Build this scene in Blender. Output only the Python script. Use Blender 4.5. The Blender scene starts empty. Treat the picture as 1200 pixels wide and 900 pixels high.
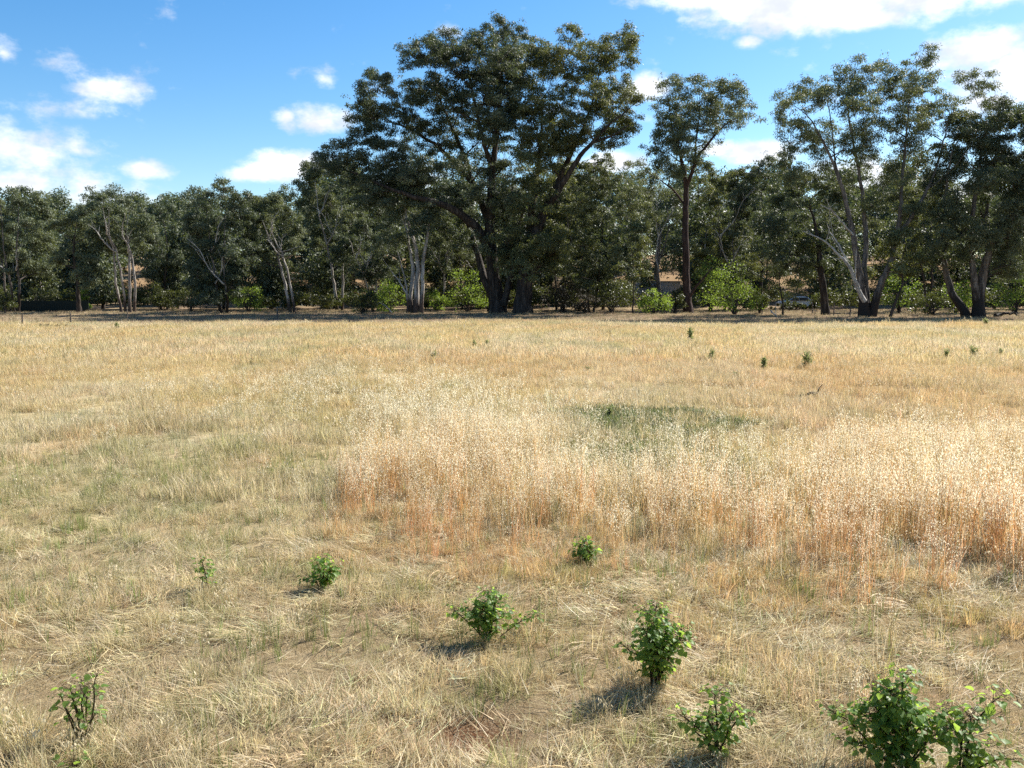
import bpy, math, random
import numpy as np
from mathutils import Vector

R = math.radians
C = bpy.context.scene.collection
SC = bpy.context.scene

# ------------------------------------------------------------------ camera
F, CX, HOR, CAMH = 1039.0, 600.0, 340.0, 2.2        # photograph measured on a 1200x900 grid
PITCH = math.atan((450.0 - HOR) / F)
cam_d = bpy.data.cameras.new('camera')
cam = bpy.data.objects.new('camera', cam_d)
C.objects.link(cam)
cam_d.sensor_width = 36.0
cam_d.lens = 36.0 * F / 1200.0
cam_d.clip_start = 0.05
cam_d.clip_end = 6000.0
cam.location = (0, 0, CAMH)
cam.rotation_euler = (R(90) - PITCH, 0, 0)
SC.camera = cam

SUN_AZ, SUN_EL = R(51), R(40)                        # sun stands to the right, behind the tree line
SUN_STRENGTH, SKY_STRENGTH, EXPOSURE = 4.9, 0.071, 1.31

def ray(px, py):
    x, y = (px - 600.0) / F, (450.0 - py) / F
    c, s = math.cos(PITCH), math.sin(PITCH)
    return np.array((x, c + y * s, y * c - s))

def at(px, py, Y):
    d = ray(px, py)
    return np.array((d[0] * Y / d[1], Y, CAMH + d[2] * Y / d[1]))

def gnd(px, py):
    d = ray(px, py)
    t = -CAMH / d[2]
    return (d[0] * t, d[1] * t)

# ------------------------------------------------------------------ render settings
SC.view_settings.view_transform = 'Standard'
SC.view_settings.look = 'None'
SC.view_settings.gamma = 1.0
SC.view_settings.exposure = EXPOSURE
SC.view_settings.use_curve_mapping = False
SC.render.engine = 'CYCLES'
cy = SC.cycles
cy.max_bounces = 6
cy.diffuse_bounces = 4
cy.glossy_bounces = 2
cy.transmission_bounces = 4
cy.transparent_max_bounces = 6
cy.use_denoising = False
cy.caustics_reflective = False
cy.caustics_refractive = False

# ------------------------------------------------------------------ node helpers
class NT:
    def __init__(s, tree):
        s.t = tree
        s.t.nodes.clear()
    def n(s, typ, **kw):
        nd = s.t.nodes.new(typ)
        for k, v in kw.items():
            setattr(nd, k, v)
        return nd
    def put(s, sock, v):
        if isinstance(v, bpy.types.NodeSocket):
            s.t.links.new(v, sock)
        else:
            sock.default_value = v
    def m(s, op, a, b=None, c=None, clamp=False):
        nd = s.n('ShaderNodeMath', operation=op, use_clamp=clamp)
        for i, v in enumerate((a, b, c)):
            if v is not None:
                s.put(nd.inputs[i], v)
        return nd.outputs[0]
    def mix(s, f, a, b, blend='MIX'):
        nd = s.n('ShaderNodeMix', data_type='RGBA', blend_type=blend)
        s.put(nd.inputs[0], f)
        for sock, v in ((nd.inputs[6], a), (nd.inputs[7], b)):
            s.put(sock, tuple(v) + (1,) if isinstance(v, (tuple, list)) and len(v) == 3 else v)
        return nd.outputs[2]
    def ramp(s, f, stops):
        nd = s.n('ShaderNodeValToRGB')
        e = nd.color_ramp.elements
        while len(e) < len(stops):
            e.new(0.5)
        for el, (p, c) in zip(e, stops):
            el.position = p
            el.color = tuple(c) + (1,) if len(c) == 3 else c
        s.put(nd.inputs[0], f)
        return nd.outputs[0]
    def noise(s, vec, scale, detail=3.0, rough=0.55):
        nd = s.n('ShaderNodeTexNoise')
        if vec is not None:
            s.put(nd.inputs['Vector'], vec)
        nd.inputs['Scale'].default_value = scale
        nd.inputs['Detail'].default_value = detail
        nd.inputs['Roughness'].default_value = rough
        return nd.outputs[0]
    def smooth(s, v, a, b):
        nd = s.n('ShaderNodeMapRange', interpolation_type='SMOOTHSTEP')
        s.put(nd.inputs[0], v)
        nd.inputs[1].default_value, nd.inputs[2].default_value = a, b
        return nd.outputs[0]

# ------------------------------------------------------------------ sky
W = bpy.data.worlds.new('World')
SC.world = W
W.use_nodes = True
w = NT(W.node_tree)
sky = w.n('ShaderNodeTexSky', sky_type='NISHITA', sun_disc=False)
sky.sun_elevation, sky.sun_rotation = SUN_EL, SUN_AZ
sky.altitude = 150
sky.air_density, sky.dust_density, sky.ozone_density = 1.0, 0.4, 2.2
skyc = w.n('ShaderNodeHueSaturation')
skyc.inputs['Saturation'].default_value = 1.36
skyc.inputs['Value'].default_value = 1.0
w.put(skyc.inputs['Color'], sky.outputs[0])
tc = w.n('ShaderNodeTexCoord')
sep = w.n('ShaderNodeSeparateXYZ')
w.put(sep.inputs[0], tc.outputs['Generated'])
az = w.m('ARCTAN2', sep.outputs[0], sep.outputs[1])
el = w.m('ARCSINE', sep.outputs[2])
comb = w.n('ShaderNodeCombineXYZ')
w.put(comb.inputs[0], az)
w.put(comb.inputs[1], w.m('MULTIPLY', el, 1.55))
n1 = w.noise(comb.outputs[0], 11.0, 6.0, 0.62)
n2 = w.noise(comb.outputs[0], 34.0, 5.0, 0.6)
wob = w.m('ADD', w.m('MULTIPLY', w.m('SUBTRACT', n1, 0.5), 1.9), w.m('MULTIPLY', w.m('SUBTRACT', n2, 0.5), 0.9))
# clouds: where on the sky dome each one hangs (azimuth/elevation of the grid point), half width, half height, thickness
CLOUDS = [(835, -8, 95, 26, 1), (960, 2, 140, 38, 1), (1090, -4, 95, 30, 1), (1030, 22, 70, 16, .85), (877, 51, 18, 12, .55),
          (1150, 62, 55, 26, 1), (1195, 88, 75, 46, 1), (1165, 120, 40, 20, .9), (757, 104, 30, 17, .95),
          (885, 181, 48, 17, 1), (838, 176, 34, 12, .9), (718, 192, 46, 15, .9), (524, 38, 22, 11, .8),
          (372, 143, 42, 20, .9), (338, 138, 20, 11, .7), (378, 93, 24, 13, .5), (345, 86, 12, 12, .3),
          (340, 195, 58, 20, .95), (290, 205, 40, 12, .75), (35, 178, 80, 36, .95), (88, 176, 34, 18, .85),
          (15, 215, 50, 24, .8), (112, 214, 30, 18, .85), (152, 238, 78, 26, .85), (176, 202, 36, 13, .75),
          (205, 236, 34, 20, .7), (65, 125, 62, 20, .66), (115, 103, 48, 20, .66), (70, 74, 36, 18, .5),
          (4, 60, 18, 18, .6), (201, 13, 14, 20, .45), (166, 52, 12, 10, .3), (1010, 205, 60, 26, .9), (655, 130, 30, 14, .5),
          (480, 215, 60, 20, .7), (600, 240, 120, 24, .7), (800, 245, 120, 24, .7), (1080, 235, 120, 30, .8)]
best = None
for (px, py, rx, ry, st) in CLOUDS:
    d = ray(px, py); d = d / np.linalg.norm(d)
    a0, e0 = math.atan2(d[0], d[1]), math.asin(d[2])
    u = w.m('MULTIPLY', w.m('SUBTRACT', az, a0), F / rx)
    v = w.m('MULTIPLY', w.m('SUBTRACT', el, e0), F / ry)
    # flatter underside than top
    v = w.m('MULTIPLY', v, w.m('ADD', 1.0, w.m('MULTIPLY', w.m('LESS_THAN', v, 0.0), 0.25)))
    rr = w.m('SQRT', w.m('ADD', w.m('MULTIPLY', u, u), w.m('MULTIPLY', v, v)))
    g = w.m('MULTIPLY', w.m('SUBTRACT', 1.32, rr), st * (.76 if px < 260 else 1))
    best = g if best is None else w.m('MAXIMUM', best, g)
# loose cloud elsewhere on the dome
n3 = w.noise(tc.outputs['Generated'], 3.2, 5.0, 0.6)
away = w.m('GREATER_THAN', w.m('ABSOLUTE', az), 0.56)
loose = w.m('MULTIPLY', w.m('SUBTRACT', w.m('MULTIPLY', n3, 4.0), 2.0), away)
best = w.m('MAXIMUM', best, loose)
dens = w.smooth(w.m('ADD', best, wob), 0.16, 0.92)
shade = w.noise(comb.outputs[0], 16.0, 4.0, 0.55)
ccol = w.mix(w.smooth(shade, 0.35, 0.65), (5.2, 5.35, 5.8), (8.4, 8.35, 8.4))
final = w.mix(w.m('MULTIPLY', dens, 0.93), skyc.outputs[0], ccol)
bg = w.n('ShaderNodeBackground')
bg.inputs['Strength'].default_value = SKY_STRENGTH
w.put(bg.inputs['Color'], final)
wo = w.n('ShaderNodeOutputWorld')
w.put(wo.inputs[0], bg.outputs[0])

# ------------------------------------------------------------------ sun
sd = bpy.data.lights.new('sun', 'SUN')
sd.energy, sd.angle, sd.color = SUN_STRENGTH, R(0.5), (1.0, 0.95, 0.86)
sun = bpy.data.objects.new('sun', sd)
C.objects.link(sun)
sdir = Vector((math.sin(SUN_AZ) * math.cos(SUN_EL), math.cos(SUN_AZ) * math.cos(SUN_EL), math.sin(SUN_EL)))
sun.rotation_euler = sdir.to_track_quat('Z', 'Y').to_euler()
sun.location = (30, 30, 60)

# ------------------------------------------------------------------ numbers that repeat the same everywhere
def vnoise(x, y, seed=0):
    """smooth value noise, vectorised"""
    x, y = np.asarray(x, float), np.asarray(y, float)
    xi, yi = np.floor(x).astype(np.int64), np.floor(y).astype(np.int64)
    fx, fy = x - xi, y - yi
    fx, fy = fx * fx * (3 - 2 * fx), fy * fy * (3 - 2 * fy)
    def h(a, b):
        n = (a * 374761393 + b * 668265263 + seed * 144665) & 0x7fffffff
        n = ((n ^ (n >> 13)) * 1274126177) & 0x7fffffff
        return ((n ^ (n >> 16)) & 0xffff) / 65535.0
    return (h(xi, yi) * (1 - fx) + h(xi + 1, yi) * fx) * (1 - fy) + (h(xi, yi + 1) * (1 - fx) + h(xi + 1, yi + 1) * fx) * fy

def fbm(x, y, seed=0, o=3):
    s, a, t = 0, 1.0, 0
    for k in range(o):
        s = s + a * vnoise(np.asarray(x) * 2 ** k, np.asarray(y) * 2 ** k, seed + k)
        t += a
        a *= 0.5
    return s / t

def sstep(a, b, v):
    t = np.clip((np.asarray(v, float) - a) / (b - a), 0, 1)
    return t * t * (3 - 2 * t)

def terrain(x, y):
    x, y = np.asarray(x, float), np.asarray(y, float)
    hill = 6.0 * sstep(104, 168, y) + 0.045 * np.clip(y - 150, 0, 400)
    near = 0.03 * (fbm(x * 1.3, y * 1.3, 5) - 0.5) + 0.08 * (fbm(x * 0.22, y * 0.22, 9) - 0.5) * sstep(4, 20, y)
    hollow = -0.07 * np.exp(-(((x + 0.22) / 0.28) ** 2 + ((y - 4.25) / 0.24) ** 2))
    return hill + near + hollow

def tz(x, y):
    return float(terrain(x, y))

def in_poly(x, y, poly):
    x, y = np.asarray(x), np.asarray(y)
    ins = np.zeros(x.shape, bool)
    n = len(poly)
    for i in range(n):
        (x1, y1), (x2, y2) = poly[i], poly[(i + 1) % n]
        c = ((y1 > y) != (y2 > y)) & (x < (x2 - x1) * (y - y1) / (y2 - y1 + 1e-12) + x1)
        ins ^= c
    return ins

def ell(x, y, px, py, rx, ry):
    """soft patch of ground: centre and half sizes read on the photograph's ground"""
    cx_, cy_ = gnd(px, py)
    wx = rx / F * cy_
    y0, y1 = gnd(px, py + ry)[1], gnd(px, py - ry)[1]
    return np.exp(-(((x - cx_) / wx) ** 2 + ((y - cy_) / ((y1 - y0) / 2)) ** 2))

STRAW, PALE, ORANGE = np.array((.65, .51, .26)), np.array((.68, .58, .385)), np.array((.63, .41, .20))
GREENISH, GREY, BROWN = np.array((.36, .36, .19)), np.array((.50, .42, .27)), np.array((.20, .135, .085))

def field_tint(x, y):
    """own colour of the dry grass standing at a point of the field"""
    x, y = np.asarray(x, float), np.asarray(y, float)
    def mixc(c, d, f):
        return c * (1 - f[..., None]) + d * f[..., None]
    c = np.broadcast_to(STRAW, x.shape + (3,)).copy()
    c = mixc(c, PALE, 0.7 * sstep(.42, .68, fbm(x * .35, y * .16, 21)))
    c = mixc(c, ORANGE, 0.40 * sstep(.45, .8, fbm(x * .5 + 7, y * .22, 33)))
    c = mixc(c, GREENISH, 0.45 * sstep(.52, .75, fbm(x * .8 + 3, y * .4, 41)))
    c = mixc(c, ORANGE, 0.75 * np.clip(ell(x, y, 1050, 462, 300, 55) + .7 * ell(x, y, 560, 425, 200, 14), 0, 1) * (.5 + .5 * fbm(x * .7, y * .5, 3)))
    fr = y - (7.15 - .38 * x)
    c = mixc(c, np.array((.66, .38, .16)), .85 * np.exp(-((fr + .05) / .85) ** 2) * sstep(-2.2, -1.2, x) * (.4 + .6 * fbm(x * 1.6, y * 1.6, 140)))
    c = mixc(c, np.array((.38, .35, .15)), 0.62 * np.clip(ell(x, y, 190, 545, 270, 75) + .8 * ell(x, y, 30, 600, 180, 60) + .6 * ell(x, y, 400, 470, 140, 26), 0, 1) * sstep(.34, .60, fbm(x * 2.6, y * 2.0, 8, 4)))
    c = mixc(c, GREY, 0.5 * np.clip(ell(x, y, 60, 690, 200, 60) + ell(x, y, 620, 870, 500, 90), 0, 1) * sstep(.35, .7, fbm(x * 2.2, y * 2.2, 15)))
    return c

# ------------------------------------------------------------------ mesh helpers
def mesh_quads(name, V, Fq, mats, face_attr=None, point_attr=None, mat_index=None, smooth=False):
    me = bpy.data.meshes.new(name)
    V = np.ascontiguousarray(V, dtype=np.float32)
    Fq = np.ascontiguousarray(Fq, dtype=np.int32)
    nf = len(Fq)
    me.vertices.add(len(V)); me.vertices.foreach_set('co', V.ravel())
    me.loops.add(nf * 4); me.loops.foreach_set('vertex_index', Fq.ravel())
    me.polygons.add(nf)
    me.polygons.foreach_set('loop_start', np.arange(0, nf * 4, 4, dtype=np.int32))
    me.polygons.foreach_set('loop_total', np.full(nf, 4, dtype=np.int32))
    if mat_index is not None:
        me.polygons.foreach_set('material_index', np.ascontiguousarray(mat_index, dtype=np.int32))
    if smooth is not False:
        s = np.ones(nf, bool) if smooth is True else np.asarray(smooth, bool)
        me.polygons.foreach_set('use_smooth', s)
    for dom, d in (('FACE', face_attr or {}), ('POINT', point_attr or {})):
        for k, v in d.items():
            v = np.ascontiguousarray(v, dtype=np.float32)
            if v.ndim == 2:
                a = me.attributes.new(k, 'FLOAT_VECTOR', dom); a.data.foreach_set('vector', v.ravel())
            else:
                a = me.attributes.new(k, 'FLOAT', dom); a.data.foreach_set('value', v)
    for m_ in (mats if isinstance(mats, (list, tuple)) else [mats]):
        me.materials.append(m_)
    me.update(calc_edges=True)
    return me

class Buf:
    """collects quads for ONE mesh"""
    def __init__(s):
        s.V, s.Fq, s.T, s.M, s.S, s.n = [], [], [], [], [], 0
    def add(s, V, Fq, tint=0.5, mat=0, smooth=False):
        V, Fq = np.asarray(V, float).reshape(-1, 3), np.asarray(Fq, int).reshape(-1, 4)
        s.V.append(V); s.Fq.append(Fq + s.n); s.n += len(V)
        s.T.append(np.broadcast_to(np.asarray(tint, float), (len(Fq),)))
        s.M.append(np.full(len(Fq), mat)); s.S.append(np.full(len(Fq), smooth))
    def mesh(s, name, mats):
        return mesh_quads(name, np.concatenate(s.V), np.concatenate(s.Fq), mats,
                          {'tint': np.concatenate(s.T)}, None, np.concatenate(s.M), np.concatenate(s.S))

def link(name, me, parent=None):
    o = bpy.data.objects.new(name, me)
    C.objects.link(o)
    o.parent = parent
    return o

def tag(o, label=None, cat=None, group=None, kind=None):
    if label: o['label'] = label
    if cat: o['category'] = cat
    if group: o['group'] = group
    if kind: o['kind'] = kind
    return o

def thing(name, label, cat, loc, group=None, rz=0.0):
    o = bpy.data.objects.new(name, None)
    C.objects.link(o)
    o.location = loc
    o.rotation_euler = (0, 0, rz)
    o.empty_display_size = 0.2
    return tag(o, label, cat, group)

def copy_thing(o, loc, label, rz=0.0, sc=1.0):
    c = o.copy(); C.objects.link(c)
    c.location = loc; c.rotation_euler = (0, 0, rz); c.scale = (sc, sc, sc)
    c['label'] = label
    for ch in list(o.children):
        d = ch.copy(); C.objects.link(d); d.parent = c
    return c

def tube(buf, pts, rad, sides=6, tint=0.5, mat=0, cap=False):
    P = np.asarray(pts, float); n = len(P)
    rad = np.broadcast_to(np.asarray(rad, float), (n,))
    t = np.gradient(P, axis=0)
    t /= np.linalg.norm(t, axis=1, keepdims=True) + 1e-9
    ref = np.array((0.31, 0.95, 0.05)) if abs(t[0][1]) < 0.85 else np.array((1.0, 0, 0.1))
    u = np.cross(t, ref); u /= np.linalg.norm(u, axis=1, keepdims=True) + 1e-9
    v = np.cross(t, u)
    a = np.linspace(0, 2 * math.pi, sides, endpoint=False)
    V = P[:, None, :] + rad[:, None, None] * (np.cos(a)[None, :, None] * u[:, None, :] + np.sin(a)[None, :, None] * v[:, None, :])
    i = np.arange(n - 1)[:, None] * sides; j = np.arange(sides)[None, :]; j2 = (j + 1) % sides
    Fq = np.stack((i + j, i + j2, i + sides + j2, i + sides + j), -1).reshape(-1, 4)
    buf.add(V.reshape(-1, 3), Fq, tint, mat, True)
    if cap:
        for r_, flip in ((0, False), (n - 1, True)):
            ring = V[r_]
            ctr = np.broadcast_to(P[r_], (sides, 3))
            buf.add(np.concatenate((ring, ctr)), [(k, k + sides, (k + 1) % sides + sides, (k + 1) % sides) for k in range(sides)], tint, mat, False)

def smooth_path(pts, n):
    """Catmull-Rom through the points, n samples (extra columns such as radius go along)"""
    P = np.asarray(pts, float)
    if len(P) == 2:
        s = np.linspace(0, 1, n)[:, None]
        return P[0] * (1 - s) + P[1] * s
    Q = np.concatenate((2 * P[:1] - P[1:2], P, 2 * P[-1:] - P[-2:-1]))
    s = np.linspace(0, len(P) - 1 - 1e-6, n)
    k = s.astype(int); f = (s - k)[:, None]
    a, b, c, d = Q[k], Q[k + 1], Q[k + 2], Q[k + 3]
    return 0.5 * (2 * b + (c - a) * f + (2 * a - 5 * b + 4 * c - d) * f ** 2 + (3 * b - a - 3 * c + d) * f ** 3)

def box(buf, lo, hi, mat=0, tint=.5):
    (a, b, c), (d, e, f) = lo, hi
    buf.add([(a, b, c), (d, b, c), (d, e, c), (a, e, c), (a, b, f), (d, b, f), (d, e, f), (a, e, f)],
            [(3, 2, 1, 0), (4, 5, 6, 7), (0, 1, 5, 4), (1, 2, 6, 5), (2, 3, 7, 6), (3, 0, 4, 7)], tint, mat)

# ------------------------------------------------------------------ materials
def mat(name):
    m = bpy.data.materials.new(name)
    m.use_nodes = True
    t = NT(m.node_tree)
    out = t.n('ShaderNodeOutputMaterial')
    return m, t, out

def leaf_material(name, stops, trans, trans_f, rough=0.42, spec=0.45, k=1.0):
    m, t, out = mat(name)
    a = t.n('ShaderNodeAttribute', attribute_name='tint')
    stops = [(q, tuple(v * k for v in c)) for q, c in stops]
    trans = tuple(v * k for v in trans)
    col = t.ramp(a.outputs['Fac'], stops)
    p = t.n('ShaderNodeBsdfPrincipled')
    t.put(p.inputs['Base Color'], col)
    p.inputs['Roughness'].default_value = rough
    p.inputs['Specular IOR Level'].default_value = spec
    tr = t.n('ShaderNodeBsdfTranslucent')
    t.put(tr.inputs[0], t.mix(0.75, col, trans))
    mx = t.n('ShaderNodeMixShader')
    mx.inputs[0].default_value = trans_f
    t.put(mx.inputs[1], p.outputs[0]); t.put(mx.inputs[2], tr.outputs[0])
    t.put(out.inputs[0], mx.outputs[0])
    return m

GUM = leaf_material('gum_leaf', [(0, (.018, .025, .015)), (.35, (.036, .046, .026)), (.7, (.064, .076, .046)), (1, (.115, .118, .078))], (.10, .11, .025), .27, .55, .26, 2.25)
GUM_DARK = leaf_material('dark_gum_leaf', [(0, (.013, .018, .012)), (.4, (.026, .034, .021)), (.75, (.048, .058, .036)), (1, (.092, .096, .062))], (.07, .085, .018), .24, .55, .26, 2.35)
GUM_OLIVE = leaf_material('olive_gum_leaf', [(0, (.024, .031, .014)), (.4, (.048, .056, .026)), (.75, (.078, .086, .040)), (1, (.12, .12, .065))], (.14, .15, .02), .26, .55, .26, 1.75)
SHRUB = leaf_material('shrub_leaf', [(0, (.035, .060, .012)), (.5, (.075, .120, .025)), (1, (.15, .20, .05))], (.22, .30, .03), .42, .55, .25, 1.4)
SHRUB_DULL = leaf_material('dull_shrub_leaf', [(0, (.022, .030, .010)), (.5, (.050, .060, .020)), (1, (.10, .10, .04))], (.12, .14, .02), .3, .5, .3)
BRUSH = leaf_material('dry_brush_leaf', [(0, (.022, .017, .010)), (.5, (.045, .036, .022)), (1, (.09, .075, .05))], (.07, .06, .03), .15, .6, .2)
RUST = leaf_material('rusty_leaf', [(0, (.06, .03, .02)), (.5, (.12, .06, .04)), (1, (.22, .13, .09))], (.2, .1, .05), .2, .6, .2)
SUCKER = leaf_material('broad_leaf', [(0, (.024, .048, .012)), (.4, (.048, .088, .019)), (.75, (.085, .138, .030)), (1, (.12, .185, .045))], (.23, .32, .045), .50, .50, .32, 2.05)
WEED = leaf_material('weed_leaf', [(0, (.03, .045, .015)), (.5, (.065, .085, .03)), (1, (.13, .14, .06))], (.20, .21, .08), .35, .6, .15, 2.2)

def bark_material(name, a, b, c, base=None, scale=1.0, base_h=2.5):
    """fibrous or smooth bark; base = colour of the rough stocking round the foot"""
    m, t, out = mat(name)
    tcx = t.n('ShaderNodeTexCoord')
    mp = t.n('ShaderNodeMapping'); mp.inputs['Scale'].default_value = (3.0, 3.0, 0.55)
    t.put(mp.inputs[0], tcx.outputs['Object'])
    n1_ = t.noise(mp.outputs[0], 1.6 * scale, 5, .65)
    n2_ = t.noise(mp.outputs[0], 6.0 * scale, 4, .6)
    col = t.ramp(n1_, [(.33, a), (.5, b), (.66, c)])
    col = t.mix(t.m('MULTIPLY', t.smooth(n2_, .5, .7), .5), col, a)
    if base is not None:
        sp = t.n('ShaderNodeSeparateXYZ'); t.put(sp.inputs[0], tcx.outputs['Object'])
        hh = t.m('ADD', sp.outputs[2], t.m('MULTIPLY', t.m('SUBTRACT', n1_, .5), 3.0))
        col = t.mix(t.smooth(hh, base_h * .6, base_h * 1.3), base, col)
    p = t.n('ShaderNodeBsdfPrincipled')
    t.put(p.inputs['Base Color'], col)
    p.inputs['Roughness'].default_value = .85
    p.inputs['Specular IOR Level'].default_value = .2
    bp = t.n('ShaderNodeBump'); bp.inputs['Strength'].default_value = 1.0; bp.inputs['Distance'].default_value = .09
    t.put(bp.inputs['Height'], n2_); t.put(p.inputs['Normal'], bp.outputs[0])
    t.put(out.inputs[0], p.outputs[0])
    return m

BARK_DARK = bark_material('dark_bark', (.016, .012, .010), (.042, .033, .028), (.10, .083, .072))
BARK_RED = bark_material('red_brown_bark', (.030, .018, .015), (.060, .036, .030), (.10, .066, .056))
BARK_GREY = bark_material('grey_bark', (.05, .043, .038), (.12, .105, .095), (.24, .215, .195), (.030, .024, .021), 1.0, 2.2)
BARK_PALE = bark_material('pale_gum_bark', (.13, .11, .095), (.33, .30, .27), (.52, .48, .44), (.075, .055, .045), .8, 1.6)
BARK_DEAD = bark_material('bleached_wood', (.25, .235, .22), (.42, .40, .38), (.58, .56, .53))
TWIG = bark_material('twig_bark', (.035, .028, .024), (.07, .058, .05), (.13, .11, .10), None, 3)
STEM = bark_material('sucker_stem', (.06, .05, .025), (.10, .075, .035), (.14, .09, .04), None, 8)

def paint(name, col, rough=.5, metal=0.0, var=.15, spec=.5):
    m, t, out = mat(name)
    tcx = t.n('ShaderNodeTexCoord')
    n_ = t.noise(tcx.outputs['Object'], 5.0, 5, .6)
    c = t.mix(t.m('MULTIPLY', t.smooth(n_, .4, .7), var), col, tuple(v * .45 for v in col))
    p = t.n('ShaderNodeBsdfPrincipled')
    t.put(p.inputs['Base Color'], c)
    p.inputs['Roughness'].default_value = rough
    p.inputs['Metallic'].default_value = metal
    p.inputs['Specular IOR Level'].default_value = spec
    t.put(out.inputs[0], p.outputs[0])
    return m

# ground ----------------------------------------------------------
def ground_material():
    m, t, out = mat('dry_field_soil')
    a = t.n('ShaderNodeAttribute', attribute_name='gcol')
    tcx = t.n('ShaderNodeTexCoord')
    n1_ = t.noise(tcx.outputs['Object'], 9.0, 8, .7)
    n2_ = t.noise(tcx.outputs['Object'], 90.0, 4, .7)
    n3_ = t.noise(tcx.outputs['Object'], 1.4, 5, .65)
    col = t.mix(t.smooth(n1_, .38, .66), t.mix(1.0, a.outputs['Color'], (.62, .58, .52), 'MULTIPLY'), a.outputs['Color'])
    col = t.mix(t.m('MULTIPLY', t.smooth(n2_, .45, .7), .5), col, (.46, .37, .24))
    col = t.mix(t.m('MULTIPLY', t.smooth(n3_, .52, .72), .4), col, (.20, .145, .09))
    p = t.n('ShaderNodeBsdfDiffuse')
    t.put(p.inputs['Color'], col)
    bp = t.n('ShaderNodeBump'); bp.inputs['Strength'].default_value = .8; bp.inputs['Distance'].default_value = .02
    t.put(bp.inputs['Height'], t.m('ADD', n1_, n2_)); t.put(p.inputs['Normal'], bp.outputs[0])
    t.put(out.inputs[0], p.outputs[0])
    return m

ys = np.unique(np.concatenate((np.linspace(-25, 1.5, 12), np.arange(1.5, 14, .11), np.arange(14, 40, .5), np.arange(40, 200, 1.6), np.geomspace(200, 3000, 30))))
xs = np.concatenate((-np.geomspace(60, 2500, 24)[::-1], np.arange(-59, -8, 1.0), np.arange(-8, 8, .11), np.arange(8, 60, 1.0), np.geomspace(60, 2500, 24)))
GX, GY = np.meshgrid(xs, ys)
GZ = terrain(GX, GY)
edge = 60 + 15 * (fbm(GX * .08, GY * .05, 77) - .5)      # where the field gives way to leaf litter, brought nearer as painted tree shade
gcol = field_tint(GX, GY) * .74
litter = sstep(-3, 4, GY - edge) * (.6 + .4 * sstep(.3, .55, fbm(GX * .15, GY * .3, 50)))
gcol = gcol * (1 - litter[..., None]) + np.array((.215, .155, .112)) * litter[..., None]  # litter brown, also painted as the shade strip along the trees
hillg = sstep(112, 130, GY) * sstep(.40, .56, fbm(GX * .06, GY * .06, 60))
gcol = gcol * (1 - hillg[..., None]) + np.array((.30, .20, .12)) * hillg[..., None]
nearb = (1 - sstep(6.0, 9.0, GY)) * .75
gcol = gcol * (1 - nearb[..., None]) + np.array((.20, .15, .088)) * nearb[..., None]
bare = np.clip(1.2 * np.exp(-(((GX + .22) / .26) ** 2 + ((GY - 4.25) / .20) ** 2)), 0, 1)
gcol = gcol * (1 - bare[..., None]) + np.array((.13, .06, .032)) * bare[..., None]
grn = np.clip(ell(GX, GY, 765, 515, 100, 38), 0, 1) * .8
gcol = gcol * (1 - grn[..., None]) + np.array((.12, .13, .06)) * grn[..., None]
ny, nx = GX.shape
i, j = np.meshgrid(np.arange(ny - 1), np.arange(nx - 1), indexing='ij')
b0 = (i * nx + j).ravel()
gq = np.stack((b0, b0 + 1, b0 + nx + 1, b0 + nx), -1)
gme = mesh_quads('ground', np.stack((GX, GY, GZ), -1).reshape(-1, 3), gq, ground_material(), None, {'gcol': gcol.reshape(-1, 3)}, None, True)
tag(link('ground', gme), kind='structure')

# ------------------------------------------------------------------ trees
def leaves(buf, rng, ctr, rad, n, L, Wd, base_t, mat=0, hang=.75, flat=.82):
    """n leaf blades spread through a dome shaped clump"""
    d = rng.normal(size=(n, 3)); d /= np.linalg.norm(d, axis=1, keepdims=True)
    d[:, 2] = np.where(d[:, 2] < -.35, -d[:, 2], d[:, 2])
    p = ctr + d * (rad * rng.random(n) ** .45)[:, None] * np.array((1, 1, flat))
    ax = rng.normal(size=(n, 3)) * .55 + d * .45; ax[:, 2] -= hang
    ax /= np.linalg.norm(ax, axis=1, keepdims=True)
    sd_ = np.cross(ax, d * 1.1 + rng.normal(size=(n, 3)) * .55); sd_ /= np.linalg.norm(sd_, axis=1, keepdims=True) + 1e-9
    l = (L * (.6 + .8 * rng.random(n)))[:, None]; wv = (Wd * (.6 + .8 * rng.random(n)))[:, None]
    V = np.stack((p, p + ax * l * .45 + sd_ * wv * .5, p + ax * l, p + ax * l * .45 - sd_ * wv * .5), 1).reshape(-1, 3)
    buf.add(V, np.arange(4 * n).reshape(-1, 4), np.clip(base_t + rng.normal(size=n) * .17, 0, 1), mat)

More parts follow.
